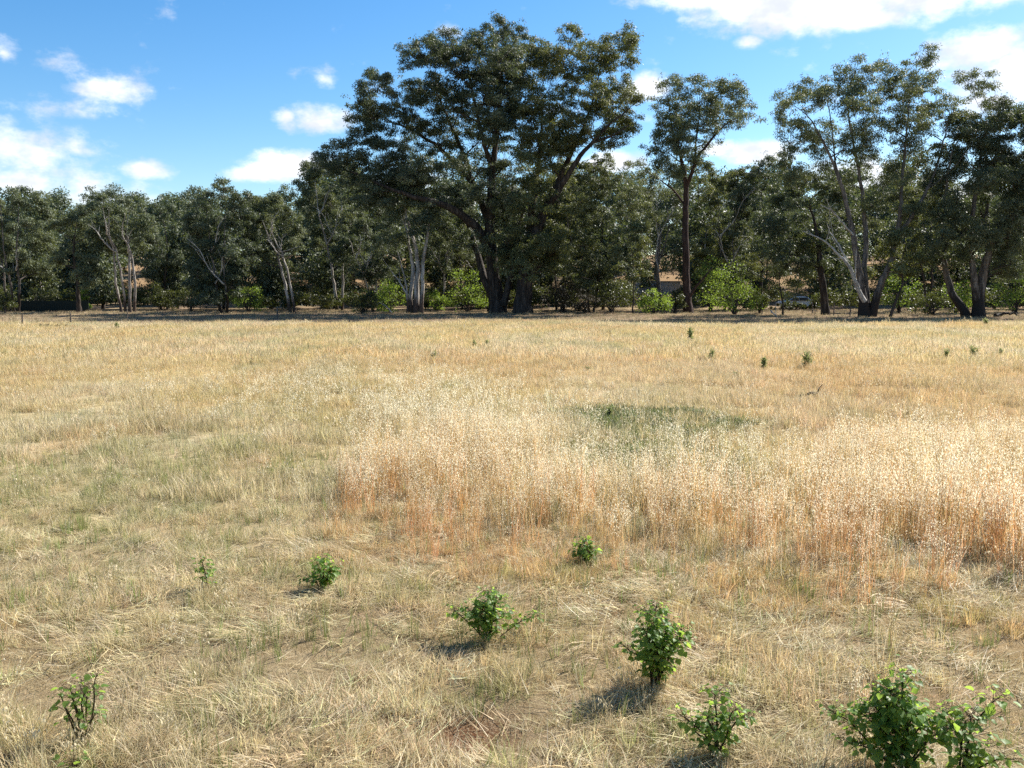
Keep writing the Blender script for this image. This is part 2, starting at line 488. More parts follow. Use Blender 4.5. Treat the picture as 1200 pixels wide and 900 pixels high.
def foliage(rng, buf, skel, skr, lobes, leafL, leafW, per, sub_r, twig_mat=1, dens=1.0, tone=0.0, hang=.75):
    """boughs out to every lobe, twigs to every clump in it, leaves on the clumps"""
    skel, skr = np.asarray(skel, float), np.asarray(skr, float)
    for lo in sorted(lobes, key=lambda l: l[2]):
        c, r = np.array(lo[:3]), lo[3]
        d = np.linalg.norm(skel - c, axis=1) + 1.6 * np.clip(skel[:, 2] - c[2] + .4 * r, 0, None)
        k = int(np.argmin(d))
        p0, rp = skel[k], skr[k]
        dist = np.linalg.norm(c - p0)
        r0 = min(.75 * rp, .03 + .03 * r + .006 * dist)
        mid = p0 * .5 + c * .5 + np.array((rng.normal() * .07, rng.normal() * .07, .05 + .06 * rng.random())) * dist
        path = smooth_path([p0, mid, c + np.array((0, 0, .1 * r))], max(4, int(dist / .9)))
        rr = np.linspace(r0, max(.018, r0 * .35), len(path))
        tube(buf, path, rr, 5, .5, twig_mat)
        skel = np.concatenate((skel, path[1:])); skr = np.concatenate((skr, rr[1:]))
        ns = max(3, int(dens * 3.2 * (r / (sub_r / .75)) ** 2 * 1.0 + 2))
        near = path[len(path) // 2:]
        lt = .42 + tone + rng.normal() * .10
        for s_ in range(ns):
            u = rng.normal(size=3); u /= np.linalg.norm(u)
            if u[2] < -.65: u[2] = -u[2]
            q = c + u * r * (.35 + .65 * rng.random() ** .6) * np.array((1, 1, .98))
            a = near[rng.integers(len(near))]
            m_ = (a + q) / 2 + np.array((0, 0, .06 * r))
            tube(buf, smooth_path([a, m_, q], 4), np.linspace(max(.014, rr[-1] * .6), .010, 4), 3, .5, twig_mat)
            sr = sub_r * (.42 + .78 * rng.random())
            leaves(buf, rng, q, sr, max(8, int(2.1 * per * (sr / sub_r) ** 2)), leafL * .82, leafW * .82, lt + rng.normal() * .13, 0, hang)
            if rng.random() < .5:                            # a loose spray hanging out of the clump
                leaves(buf, rng, q + rng.normal(size=3) * np.array((1, 1, .7)) * sub_r * .8, sub_r * .8, int(per * .16), leafL, leafW, lt + rng.normal() * .13, 0, 1.0)

def finish_tree(name, label, base, stems_buf, crown_buf, bark, leafm, group=None, dead=None):
    t = thing(name, label, 'tree', base, group)
    for sb in stems_buf:
        link('trunk', sb.mesh('trunk', [bark]), t)
    if dead:
        for db in dead:
            link('bare_limb', db.mesh('bare_limb', [BARK_DEAD]), t)
    link('crown', crown_buf.mesh('crown', [leafm, TWIG]), t)
    return t

def pix_tree(name, label, seed, bx, Y, stems, lobes, bark, leafm, per=105, sub=.72, leaf=(.24, .085), dens=1.0, depth=.55, dead=(), tone=0.0, jit=.25, fill=.42, slim=.84, grow=1.12):
    """a tree described by its limbs (points with radii in m) and crown lobes measured at its own distance Y"""
    rng = np.random.default_rng(seed)
    bX = (bx - 600) / F * Y
    base = np.array((bX, Y, tz(bX, Y)))
    mpp = Y / F                                          # metres per grid step at this distance
    def loc(px, py, dy):
        p = at(px, py, Y)
        return np.array((p[0] - bX, dy, p[2] - base[2]))
    sk, skr, bufs = [], [], []
    for st in stems:
        pts = np.array([tuple(loc(p[0], p[1], p[2])) + (p[3],) for p in st])
        n = max(8, int(np.linalg.norm(np.diff(pts[:, :3], axis=0), axis=1).sum() / .6))
        pa = smooth_path(pts, n)
        pa[1:, :3] += rng.normal(size=(n - 1, 3)) * .035
        rad = np.clip(pa[:, 3] * slim, .02, None)
        if pa[0, 2] < .6:                                # flare and root the foot
            rad = rad * (1 + .32 * np.exp(-np.clip(pa[:, 2], 0, None) / .5))
            pa[0, 2] -= .3
        b = Buf(); tube(b, pa[:, :3], rad, 9 if rad[0] > .2 else 7)
        bufs.append(b)
        keep = pa[:, 2] > 1.8
        sk.append(pa[keep, :3]); skr.append(rad[keep])
    lob = []
    for l in lobes:
        r = l[2] * mpp
        dy = l[3] if len(l) > 3 else rng.uniform(-1, 1) * depth * (2.2 + 1.2 * r)
        p = loc(l[0], l[1], dy)
        r *= grow
        lob.append((p[0] + rng.normal() * jit, p[1], p[2], r))
        if rng.random() < fill:
            lob.append((p[0] + rng.normal() * r * .35, p[1] + rng.choice((-1, 1)) * r * rng.uniform(.6, 1.3), p[2] - abs(rng.normal()) * r * .4, r * rng.uniform(.75, 1.0)))
    cb = Buf()
    foliage(rng, cb, np.concatenate(sk), np.concatenate(skr), lob, leaf[0], leaf[1], per, sub, 1, dens, tone)
    db = []
    for st in dead:
        pts = np.array([tuple(loc(p[0], p[1], p[2])) + (p[3],) for p in st])
        pa = smooth_path(pts, max(6, len(pts) * 4))
        pa[:, :3] += rng.normal(size=(len(pa), 3)) * .03
        b = Buf(); tube(b, pa[:, :3], np.clip(pa[:, 3], .012, None), 6)
        for k in range(3, len(pa) - 1, 3):
            dv = rng.normal(size=3) * .6 + (pa[-1, :3] - pa[0, :3]) / np.linalg.norm(pa[-1, :3] - pa[0, :3]); dv[2] += .4
            ln = rng.uniform(.4, 1.3)
            tube(b, smooth_path([pa[k, :3], pa[k, :3] + dv * ln * .5, pa[k, :3] + dv * ln + np.array((0, 0, .1))], 5), np.linspace(pa[k, 3] * .5, .01, 5), 4)
        db.append(b)
    return finish_tree(name, label, base, bufs, cb, bark, leafm, None, db)

def auto_tree(name, label, seed, bx, Y, cx, top, wpx, cb, bark, leafm, stems=1, r=.2, lobes=14, lean=0.0, dens=1.0, per=100, tone=0.0, spread=1.0, leaf=(.25, .09)):
    dens *= .66; front = -1.8 if bark in (BARK_PALE, BARK_GREY) else 0
    """a gum whose crown fills a given width and height with uneven lobes"""
    rng = np.random.default_rng(seed)
    lob = []
    if bark is BARK_PALE: cb -= 14
    H = cb - top
    for k in range(lobes):
        f = (k + .5) / lobes
        h = top + 8 + (f ** .85) * (H - 12)
        prof = math.sin(math.pi * min(1, .18 + .62 * f)) ** .7 * (1 - .45 * max(0, f - .72) / .28)
        off = rng.uniform(-1, 1) * .40 * wpx * prof * (1 if k else .3)
        if k > 0 and rng.random() < .5: off = math.copysign(wpx * prof * rng.uniform(.25, .42), (-1) ** k)
        lob.append((cx + off, h, wpx * rng.uniform(.10, .21)))
    for k in range(4):                                   # small tufted tops
        lob.append((cx + rng.uniform(-.36, .36) * wpx, top + rng.uniform(2, .22 * H), wpx * rng.uniform(.07, .12)))
    by = 340 + (2.2 - tz((bx - 600) / F * Y, Y)) * F / Y
    st = []
    for s_ in range(stems):
        o = (s_ - (stems - 1) / 2) * (5 if stems > 1 else 0)
        tx = cx + ((s_ + .5) / stems - .5) * wpx * .62 * spread
        rs = r * (1 if stems == 1 else .78) * rng.uniform(.8, 1.1)
        dy = rng.uniform(-1.2, 1.2) + front
        ytop = top + H * rng.uniform(.16, .3)
        st.append([(bx + o, by, 0, rs), (bx + o * 1.1 + (tx - bx) * .16 + lean + rng.uniform(-1.2, 1.2), by + (cb - by) * .55, dy * .25, rs * .88),
                   (bx + o * .6 + (tx - bx) * .42 + rng.uniform(-2, 2) + lean, cb - .12 * H, dy * .6, rs * .68), (bx + (tx - bx) * .75 + rng.uniform(-4, 4), top + .6 * H, dy, rs * .42), (tx, ytop, dy * 1.2, rs * .14)])
    dead = []
    if bark in (BARK_PALE, BARK_GREY):
        for q in range(3):                               # pale bare limbs showing through the leaves
            sx = st[q % stems]; a = sx[2] if q else sx[3]; sg = (-1) ** q
            ln = H * rng.uniform(.18, .32)
            dead.append([(a[0], a[1], a[2] - .3, .085), (a[0] + sg * ln * .35, a[1] - ln * .45, a[2] - 1.2, .06), (a[0] + sg * ln * .55, a[1] - ln * 1.0, a[2] - 2.0, .035), (a[0] + sg * ln * .9, a[1] - ln * 1.35, a[2] - 2.4, .015)])
    return pix_tree(name, label, seed + 1, bx, Y, st, lob, bark, leafm, per, .56, leaf, dens, .6, dead, tone)

# --- the two giants ------------------------------------------------
pix_tree('river_gum', 'tallest dark gum in the middle, a long low limb reaching left over the pale gum', 11, 581, 86,
    [[(583, 366, 0, 1.0), (581, 345, 0, .85), (577, 310, 0, .70), (574, 275, -.2, .62), (575, 235, -.3, .50), (578, 190, -.5, .36), (584, 140, -.3, .22), (588, 85, 0, .09)],
     [(580, 352, .3, .5), (567, 328, .5, .42), (560, 300, .8, .36), (552, 275, .8, .30), (546, 258, .6, .2)],
     [(590, 358, -.5, .45), (596, 335, -.7, .38), (602, 312, -.8, .34), (606, 285, -1, .26), (612, 250, -1, .16)],
     [(575, 296, 0, .55), (562, 272, -1, .50), (545, 256, -1.8, .46), (522, 243, -2.5, .38), (495, 236, -3, .28), (468, 228, -3.2, .20), (440, 215, -3, .12), (415, 205, -2.6, .06)],
     [(574, 262, -.2, .45), (563, 235, .6, .40), (552, 212, 1.2, .34), (533, 188, 1.6, .26), (510, 168, 1.6, .20), (485, 152, 1.2, .13), (455, 140, .8, .06)],
     [(552, 212, 1.2, .26), (545, 185, 1.8, .22), (530, 150, 2.0, .16), (515, 115, 1.8, .11), (503, 85, 1.5, .05)],
     [(577, 200, -.4, .30), (566, 165, -1.4, .22), (556, 120, -1.8, .15), (548, 80, -1.6, .06)]],
    [(590, 52, 24), (572, 44, 20), (612, 48, 20), (548, 58, 22), (528, 62, 20), (507, 64, 19), (490, 78, 19), (560, 85, 30), (530, 95, 28), (600, 85, 32),
     (500, 105, 26), (570, 125, 32), (540, 130, 26), (478, 112, 18), (442, 100, 20), (455, 114, 18), (425, 120, 20), (415, 133, 16), (438, 142, 22), (462, 146, 20), (490, 140, 22),
     (520, 165, 22), (445, 165, 16), (475, 172, 18), (555, 165, 28), (590, 160, 30), (600, 195, 30), (565, 200, 26), (535, 205, 18), (600, 232, 26), (545, 235, 16),
     (402, 190, 20), (425, 182, 22), (450, 190, 24), (475, 200, 24), (410, 212, 18), (432, 214, 24), (460, 222, 26), (490, 222, 20), (440, 240, 20), (470, 248, 22), (500, 256, 18), (415, 238, 14),
     (505, 205, 16), (520, 268, 14), (548, 285, 16), (590, 120, 34), (595, 270, 18), (560, 232, 16, -2.2), (590, 250, 20, -2.0), (520, 235, 15), (560, 290, 12, -2.0), (596, 300, 15, -2.2)],
    BARK_DARK, GUM_DARK, per=112, sub=.62, dens=1.0, depth=.75, fill=.5, grow=1.13)

pix_tree('river_gum', 'huge olive gum with thick dark trunk just right of the tallest, upper limbs spreading right', 23, 613, 83.5,
    [[(612, 367, 0, 1.05), (614, 340, 0, .92), (618, 310, 0, .80), (626, 280, 0, .66), (636, 252, .2, .52), (650, 222, .4, .40), (664, 190, .6, .30), (680, 158, .8, .20), (694, 120, .8, .12), (704, 80, .6, .05)],
     [(636, 252, .2, .40), (655, 222, -.8, .34), (672, 195, -1.4, .28), (690, 172, -1.8, .20), (712, 150, -2, .12), (735, 132, -2, .06)],
     [(690, 172, -1.8, .14), (712, 165, -2.2, .10), (735, 152, -2.4, .05)],
     [(620, 300, 0, .5), (622, 260, 1.0, .4), (628, 215, 1.6, .3), (634, 165, 1.8, .2), (636, 110, 1.6, .09)],
     [(614, 330, 0, .3), (632, 310, -1, .24), (650, 296, -1.6, .16), (668, 285, -2, .08)]],
    [(640, 75, 26), (628, 62, 22), (645, 100, 26), (632, 125, 28), (618, 150, 30), (640, 150, 26), (645, 180, 26), (625, 185, 28), (665, 60, 18), (660, 80, 17), (668, 100, 14),
     (690, 60, 20), (708, 58, 19), (725, 56, 16), (728, 75, 18), (705, 82, 22), (684, 90, 18), (735, 98, 16), (715, 110, 20), (692, 120, 18), (680, 140, 20), (700, 145, 20), (722, 140, 20), (738, 128, 14),
     (738, 148, 13), (716, 165, 16), (690, 165, 18), (672, 172, 15), (660, 150, 16), (655, 205, 18), (630, 225, 24), (650, 235, 20), (672, 235, 10), (668, 252, 10), (664, 270, 9),
     (615, 255, 22), (640, 262, 22), (622, 285, 22), (645, 288, 20), (662, 296, 18), (600, 300, 16), (685, 290, 15), (610, 312, 16, -2.4), (640, 308, 16), (622, 300, 18, -2.2), (598, 285, 16, -2.0), (655, 318, 12, -2.0)],
    BARK_DARK, GUM_OLIVE, per=108, sub=.62, dens=.95, depth=.75, fill=.45, grow=1.12)

# --- the slim tall gum ---------------------------------------------
pix_tree('tall_gum', 'tall slim gum with straight red brown trunk and small high crown clear against sky', 31, 806, 86,
    [[(807, 367, 0, .58), (805, 340, 0, .47), (804, 300, 0, .42), (803, 265, 0, .38), (804, 232, 0, .33), (803, 208, 0, .27), (798, 182, .3, .19), (790, 155, .5, .12), (786, 125, .6, .06)],
     [(803, 222, 0, .26), (811, 200, -.4, .22), (819, 182, -.6, .18), (832, 165, -.8, .13), (848, 148, -.8, .07)],
     [(812, 198, -.4, .16), (816, 170, .3, .12), (820, 140, .6, .08), (822, 112, .6, .04)],
     [(803, 240, 0, .16), (790, 222, .6, .12), (775, 210, .8, .07)],
     [(807, 350, 0, .2), (815, 335, -.6, .15), (824, 325, -.8, .11), (834, 312, -.8, .05)]],
    [(786, 112, 17), (800, 106, 15), (818, 108, 17), (834, 106, 15), (848, 118, 16), (862, 130, 15), (872, 138, 10), (850, 138, 15), (832, 130, 17), (810, 128, 17), (790, 132, 16),
     (775, 145, 12), (784, 158, 16), (800, 150, 15), (774, 172, 14), (790, 178, 16), (768, 186, 10), (806, 172, 12), (826, 152, 12), (838, 160, 9), (808, 192, 8), (776, 208, 13), (790, 205, 9), (764, 200, 10), (820, 196, 8)],
    BARK_RED, GUM, per=70, sub=.60, dens=.82, depth=.7, tone=.02, fill=.8, grow=1.26, slim=.78)

# --- right hand giants ----------------------------------------------
pix_tree('spreading_gum', 'wide airy gum with fanned grey stems and bare white limbs leaning left toward the car', 41, 1016, 74,
    [[(1014, 371, 0, .72), (1010, 340, 0, .50), (1002, 305, -.4, .40), (995, 272, -.8, .32), (984, 230, -1, .25), (972, 195, -1, .18), (955, 160, -1, .11), (938, 130, -.8, .05)],
     [(1018, 368, .3, .55), (1016, 320, .4, .36), (1018, 270, .6, .30), (1014, 220, .8, .22), (1004, 165, .8, .14), (994, 110, .6, .06)],
     [(1022, 366, 0, .55), (1032, 330, -.3, .42), (1042, 300, -.6, .34), (1048, 262, -.8, .27), (1052, 215, -.8, .20), (1058, 160, -.6, .12), (1064, 100, -.4, .05)],
     [(1046, 280, -.8, .26), (1068, 248, -.6, .22), (1086, 222, -.2, .18), (1100, 190, 0, .13), (1108, 160, .2, .09), (1116, 130, .4, .04)],
     [(1084, 224, -.2, .12), (1104, 205, -.8, .10), (1124, 180, -1.2, .07), (1140, 145, -1.2, .03)],
     [(984, 230, -1, .14), (978, 190, -.2, .11), (976, 150, .2, .08), (972, 115, .4, .04)]],
    [(916, 128, 9), (926, 116, 10), (940, 104, 10), (924, 140, 10), (932, 156, 12), (948, 128, 11), (955, 144, 11), (944, 168, 12), (930, 180, 11), (958, 112, 8),
     (972, 100, 12), (988, 88, 13), (1002, 84, 12), (1015, 98, 8), (980, 116, 14), (998, 112, 14), (1006, 130, 12), (990, 135, 15), (975, 150, 14), (962, 168, 12), (1000, 158, 16), (1016, 150, 11),
     (985, 178, 13), (1010, 182, 14), (960, 195, 12), (940, 200, 12), (925, 212, 11), (1030, 178, 11), (1046, 196, 13),
     (1052, 78, 11), (1066, 74, 12), (1080, 80, 12), (1090, 92, 12), (1048, 98, 11), (1064, 98, 14), (1082, 106, 12), (1052, 118, 13), (1042, 140, 11), (1058, 145, 14), (1074, 130, 12), (1072, 165, 13), (1052, 172, 12), (1088, 148, 9),
     (1098, 118, 12), (1114, 112, 11), (1128, 102, 12), (1142, 112, 11), (1152, 122, 9), (1124, 122, 12), (1106, 134, 10), (1136, 136, 10), (1040, 225, 13), (1065, 205, 13), (1020, 240, 11), (1000, 215, 10), (1085, 190, 11), (980, 245, 10), (1030, 265, 9), (1060, 250, 10)],
    BARK_GREY, GUM, per=74, sub=.58, dens=.92, depth=.9, tone=-.02, leaf=(.22, .075), fill=.95, grow=1.34, slim=.66,
    dead=[[(1010, 352, -.4, .20), (998, 336, -1.2, .17), (984, 312, -2, .13), (970, 300, -2.4, .10), (952, 285, -2.8, .06), (928, 274, -3, .03)],
          [(982, 310, -2, .09), (975, 290, -1.8, .06), (966, 276, -1.6, .04), (960, 262, -1.6, .02)],
          [(996, 276, -.8, .10), (980, 262, -1.4, .07), (966, 250, -1.8, .05), (952, 243, -2, .02)]])

pix_tree('spreading_gum', 'massive dense gum with several thick low trunks at the right edge of the tree line', 53, 1142, 73,
    [[(1146, 372, 0, .68), (1148, 345, 0, .52), (1152, 315, -.2, .44), (1160, 285, -.4, .34), (1174, 258, -.6, .26), (1190, 230, -.8, .18), (1205, 195, -.8, .08)],
     [(1136, 370, .4, .46), (1124, 350, .6, .40), (1116, 328, .8, .34), (1112, 300, .8, .28), (1110, 260, .6, .22), (1112, 215, .4, .14), (1118, 175, .2, .06)],
     [(1144, 355, 0, .42), (1136, 322, -.6, .34), (1132, 285, -.8, .28), (1136, 240, -.8, .22), (1144, 195, -.6, .15), (1152, 150, -.4, .06)],
     [(1156, 300, -.3, .26), (1160, 260, .6, .20), (1166, 215, .8, .14), (1176, 165, .8, .06)],
     [(1118, 330, .8, .18), (1102, 300, .2, .14), (1086, 278, -.4, .08), (1076, 262, -.8, .04)]],
    [(1132, 152, 14), (1150, 142, 15), (1168, 136, 14), (1186, 140, 15), (1202, 146, 14), (1218, 160, 16), (1126, 172, 15), (1144, 168, 17), (1164, 162, 17), (1184, 166, 17), (1202, 176, 16),
     (1118, 195, 16), (1138, 194, 18), (1160, 190, 19), (1182, 194, 18), (1204, 204, 17), (1112, 218, 16), (1132, 222, 18), (1156, 220, 20), (1180, 224, 18), (1202, 234, 18), (1225, 220, 18),
     (1104, 242, 15), (1124, 250, 17), (1148, 250, 18), (1172, 252, 18), (1196, 262, 17), (1094, 262, 14), (1112, 274, 16), (1136, 278, 16), (1160, 282, 16), (1184, 288, 16), (1206, 292, 16), (1082, 284, 13), (1100, 300, 14), (1125, 305, 13), (1175, 310, 13), (1198, 318, 13), (1225, 280, 16), (1225, 250, 16)],
    BARK_GREY, GUM_DARK, per=96, sub=.60, dens=1.25, depth=.9, leaf=(.22, .08), fill=1.0, grow=1.25, slim=.74)

# --- the pale thick gum under the long limb --------------------------
pix_tree('pale_gum', 'thick pale gum of bundled white stems standing under the long left limb of the giant', 61, 487, 86,
    [[(482, 367, 0, .30), (481, 340, 0, .25), (484, 315, 0, .26), (480, 290, .2, .18), (474, 262, .4, .10), (470, 240, .5, .05)],
     [(488, 366, -.2, .44), (488, 335, -.2, .36), (490, 310, -.2, .29), (486, 285, -.4, .24), (478, 258, -.6, .16), (474, 230, -.6, .06)],
     [(494, 366, -.4, .30), (496, 335, -.5, .25), (497, 305, -.6, .24), (502, 275, -.8, .16), (506, 245, -.8, .07)],
     [(478, 367, -.5, .15), (478, 345, -.7, .13), (476, 325, -.8, .11), (470, 305, -.8, .08), (466, 292, -.8, .04)]],
    [(470, 240, 16), (488, 232, 17), (505, 240, 16), (462, 258, 15), (480, 255, 16), (500, 262, 17), (515, 255, 13), (458, 278, 13), (508, 282, 14), (524, 276, 12), (472, 282, 10), (520, 298, 11), (452, 296, 10), (500, 300, 8)],
    BARK_PALE, GUM, per=80, sub=.62, dens=.75, tone=.0, slim=.72,
    dead=[[(478, 345, -.8, .09), (472, 334, -1, .07), (466, 325, -1.2, .05), (460, 318, -1.2, .03)], [(490, 296, -.3, .09), (484, 280, -.9, .07), (477, 266, -1.2, .05), (472, 258, -1.3, .03)]])

# --- the rest of the front row ----------------------------------------
AT = [
 ('gum_tree', 'broad rounded pale forked gum at the far left behind the dark low fence', 101, 17, 90, 22, 224, 84, 330, BARK_GREY, GUM, dict(stems=3, r=.22, lobes=22)),
 ('gum_tree', 'gum with a single dark trunk at the right end of the dark low fence', 103, 93, 88, 96, 243, 66, 338, BARK_DARK, GUM, dict(stems=1, r=.30, lobes=17)),
 ('slender_gum', 'slender gum with a clump of thin bright white stems in the left tree line', 105, 150, 89, 150, 235, 66, 318, BARK_PALE, GUM, dict(stems=4, r=.22, lobes=17, spread=.9)),
 ('gum_tree', 'narrow dark gum with small tufted top, just right of the bright white stems', 107, 196, 98, 193, 238, 52, 338, BARK_DARK, GUM_DARK, dict(stems=1, r=.22, lobes=14)),
 ('gum_tree', 'dense dark ragged gum with foliage to the ground, right of the narrow gum', 109, 263, 84, 258, 220, 92, 348, BARK_GREY, GUM_DARK, dict(stems=2, r=.25, lobes=26)),
 ('leaning_gum', 'gum with a leaning white trunk blackened at its foot', 111, 343, 88, 318, 234, 78, 325, BARK_PALE, GUM, dict(stems=2, r=.24, lobes=18, spread=.5)),
 ('gum_tree', 'tall gum with an open airy top reaching up left of the giant', 113, 398, 97, 388, 186, 86, 315, BARK_PALE, GUM, dict(stems=2, r=.26, lobes=22, dens=.85)),
 ('gum_tree', 'dark bushy gum below the tall airy one, its short trunk forked and pale', 115, 440, 92, 428, 262, 84, 345, BARK_PALE, GUM_DARK, dict(stems=2, r=.2, lobes=18)),
 ('slender_gum', 'small gum with thin bent white stem just right of the pale thick gum', 117, 518, 94, 530, 268, 58, 335, BARK_PALE, GUM, dict(stems=1, r=.16, lobes=11, dens=.7)),
 ('gum_tree', 'grey green gum with thin dark V stems between the giants and tall slim gum', 119, 693, 90, 694, 190, 112, 340, BARK_DARK, GUM, dict(stems=2, r=.2, lobes=28, dens=.8, spread=.8)),
 ('young_gum', 'thin young gum with a very slim dark stem standing before the gap in the trees', 121, 742, 80, 740, 262, 40, 335, BARK_DARK, GUM_OLIVE, dict(stems=1, r=.085, lobes=8, dens=.5)),
 ('gum_tree', 'gum behind and right of the tall slim trunk with a soft olive crown', 125, 852, 99, 850, 192, 78, 335, BARK_GREY, GUM_OLIVE, dict(stems=2, r=.22, lobes=18, dens=.8)),
 ('gum_tree', 'dark rounded gum rising behind the bright green shrub', 127, 893, 99, 893, 188, 90, 325, BARK_DARK, GUM_DARK, dict(stems=1, r=.28, lobes=22)),
 ('young_gum', 'young gum with a small round crown beside the parked white car', 129, 917, 79, 916, 280, 74, 348, BARK_DARK, GUM_OLIVE, dict(stems=1, r=.10, lobes=11, dens=.65, per=70)),
 ('leaning_gum', 'gum with a stout dark leaning trunk directly right of the parked white car', 131, 968, 79, 945, 208, 104, 318, BARK_DARK, GUM_DARK, dict(stems=1, r=.46, lobes=22, dens=.8)),
 ('young_gum', 'small crooked gum between the fanned gum and the massive right hand gum', 133, 1042, 72.5, 1056, 270, 54, 335, BARK_DARK, GUM_OLIVE, dict(stems=1, r=.16, lobes=9, dens=.6, lean=5)),
 ('gum_tree', 'gum partly cut off by the right edge of the picture behind the massive gum', 135, 1215, 90, 1208, 165, 84, 325, BARK_DARK, GUM_DARK, dict(stems=2, r=.25, lobes=18)),
 ('gum_tree', 'low dark gum with crown tucked in behind the big olive gum, right of its trunk', 137, 655, 98, 655, 228, 66, 330, BARK_DARK, GUM_DARK, dict(stems=2, r=.16, lobes=14)),
 ('gum_tree', 'dull green gum standing behind the fork of the tallest dark gum', 139, 545, 99, 548, 248, 76, 325, BARK_GREY, GUM_OLIVE, dict(stems=2, r=.16, lobes=14, dens=.8)),
 ('gum_tree', 'gum in shade behind the fanned stems, seen between it and the massive gum', 141, 1088, 92, 1082, 218, 84, 320, BARK_DARK, GUM_OLIVE, dict(stems=2, r=.2, lobes=18, dens=.8)),
]
for (nm, lb, sd_, bx, Y, cx_, top, wpx, cb_, bk, lf, kw) in AT:
    auto_tree(nm, lb, sd_, bx, Y, cx_, top, wpx, cb_, bk, lf, **kw)

pix_tree('dying_gum', 'half dead gum with bare white branches just left of the tall slim trunk', 71, 772, 95,
    [[(773, 362, 0, .28), (772, 335, 0, .24), (770, 305, 0, .19), (774, 275, 0, .14), (768, 250, .2, .09), (762, 230, .3, .04)],
     [(771, 310, 0, .14), (779, 285, -.3, .11), (783, 265, -.5, .08), (780, 245, -.6, .04)]],
    [(752, 205, 12), (766, 210, 12), (748, 222, 12), (760, 232, 11), (778, 225, 11), (788, 238, 12), (750, 246, 13), (765, 258, 12), (788, 262, 12), (752, 270, 12), (795, 282, 12), (758, 290, 11), (778, 296, 11), (748, 300, 10)],
    BARK_GREY, GUM, per=70, sub=.6, dens=.75,
    dead=[[(771, 318, -.5, .08), (767, 300, -.9, .07), (769, 280, -1.2, .05), (766, 258, -1.4, .04), (768, 240, -1.5, .02)], [(769, 280, -1.2, .05), (777, 262, -1.4, .04), (786, 248, -1.5, .03), (788, 240, -1.5, .02)]])

# --- the wood behind, one mass -----------------------------------------
def woodland():
    rng = np.random.default_rng(900)
    lf, tk = Buf(), Buf()
    row = []
    for Yc, step, hmin, hmax in ((108, 7.0, 10, 15), (120, 5.5, 12, 17.5), (134, 6.0, 14, 19), (158, 7.5, 13, 18), (190, 9, 14, 20), (240, 10, 15, 22)):
        x = -Yc * .66 - 18
        while x < Yc * .66 + 18:
            row.append((x + rng.normal() * 1.5, Yc + rng.normal() * 4, rng.uniform(hmin, hmax)))
            x += step * rng.uniform(.75, 1.35)
    for (x, y, h) in row:
        px = 600 + x / y * F
        if y < 150 and (732 < px < 748 or 770 < px < 796 or 912 < px < 952 or (y < 127 and 985 < px < 1050) or 322 < px < 342 or 170 < px < 180): continue   # clearings; the gap beyond the car is added to let sun reach it
        if px < 370: h *= .74 if y < 170 else .80
        z = tz(x, y)
        pale = rng.random() < .3
        tube(tk, smooth_path([(x, y, z - .3), (x + rng.normal() * .4, y, z + h * .4), (x + rng.normal(), y, z + h * .9)], 7), np.linspace(.24, .05, 7) * rng.uniform(.6, 1.2), 6, .5, 1 if pale else 0)
        tone = rng.uniform(.25, .6)
        nl = int(rng.integers(12, 16))
        for k in range(nl):
            f = (k + .5) / nl
            zz = z + h * (1 - .84 * f)
            wv = h * .25 * math.sin(math.pi * (.2 + .55 * f))
            c = np.array((x + rng.uniform(-1, 1) * wv, y + rng.uniform(-1, 1) * wv, zz))
            for q in range(10):
                u = rng.normal(size=3); u /= np.linalg.norm(u)
                leaves(lf, rng, c + u * h * .105 * np.array((1, 1, .8)), 1.0 + .3 * rng.random(), 52, .42, .19, tone + rng.normal() * .1, 0, .6)
    o = link('woodland', lf.mesh('woodland', [GUM_DARK]))
    tag(o, 'distant dark wood of gum trees massed on the slope behind the front row', 'woodland', None, 'stuff')
    o2 = link('woodland_trunks', tk.mesh('woodland_trunks', [BARK_DARK, BARK_PALE]))
    tag(o2, 'thin distant trunks of the massed wood on the slope', 'woodland', None, 'stuff')
woodland()

def undergrowth():
    rng = np.random.default_rng(950)
    lf = Buf()
    for k in range(1000):
        y = rng.uniform(92, 150); x = rng.uniform(-1, 1) * (y * .64 + 8)
        px = 600 + x / y * F
        if 734 < px < 752 or 766 < px < 796 or 912 < px < 952 or 322 < px < 338 or 168 < px < 178 or (y < 97 and px < 120): continue
        if fbm(x * .12, y * .12, 31) < .30: continue
        r = rng.uniform(.7, 2.0); c = np.array((x, y, tz(x, y) + r * .55)); tn = rng.uniform(.2, .7)
        for q in range(7):
            u = rng.normal(size=3); u[2] = abs(u[2]) * .8; u /= np.linalg.norm(u)
            leaves(lf, rng, c + u * r * .6, r * .5, 46, .26, .14, tn + rng.normal() * .1, 0, .2, .9)
    tag(link('undergrowth', lf.mesh('undergrowth', [SHRUB_DULL])), 'shaded scrubby undergrowth massed on the slope beneath the trees', 'undergrowth', None, 'stuff')
undergrowth()

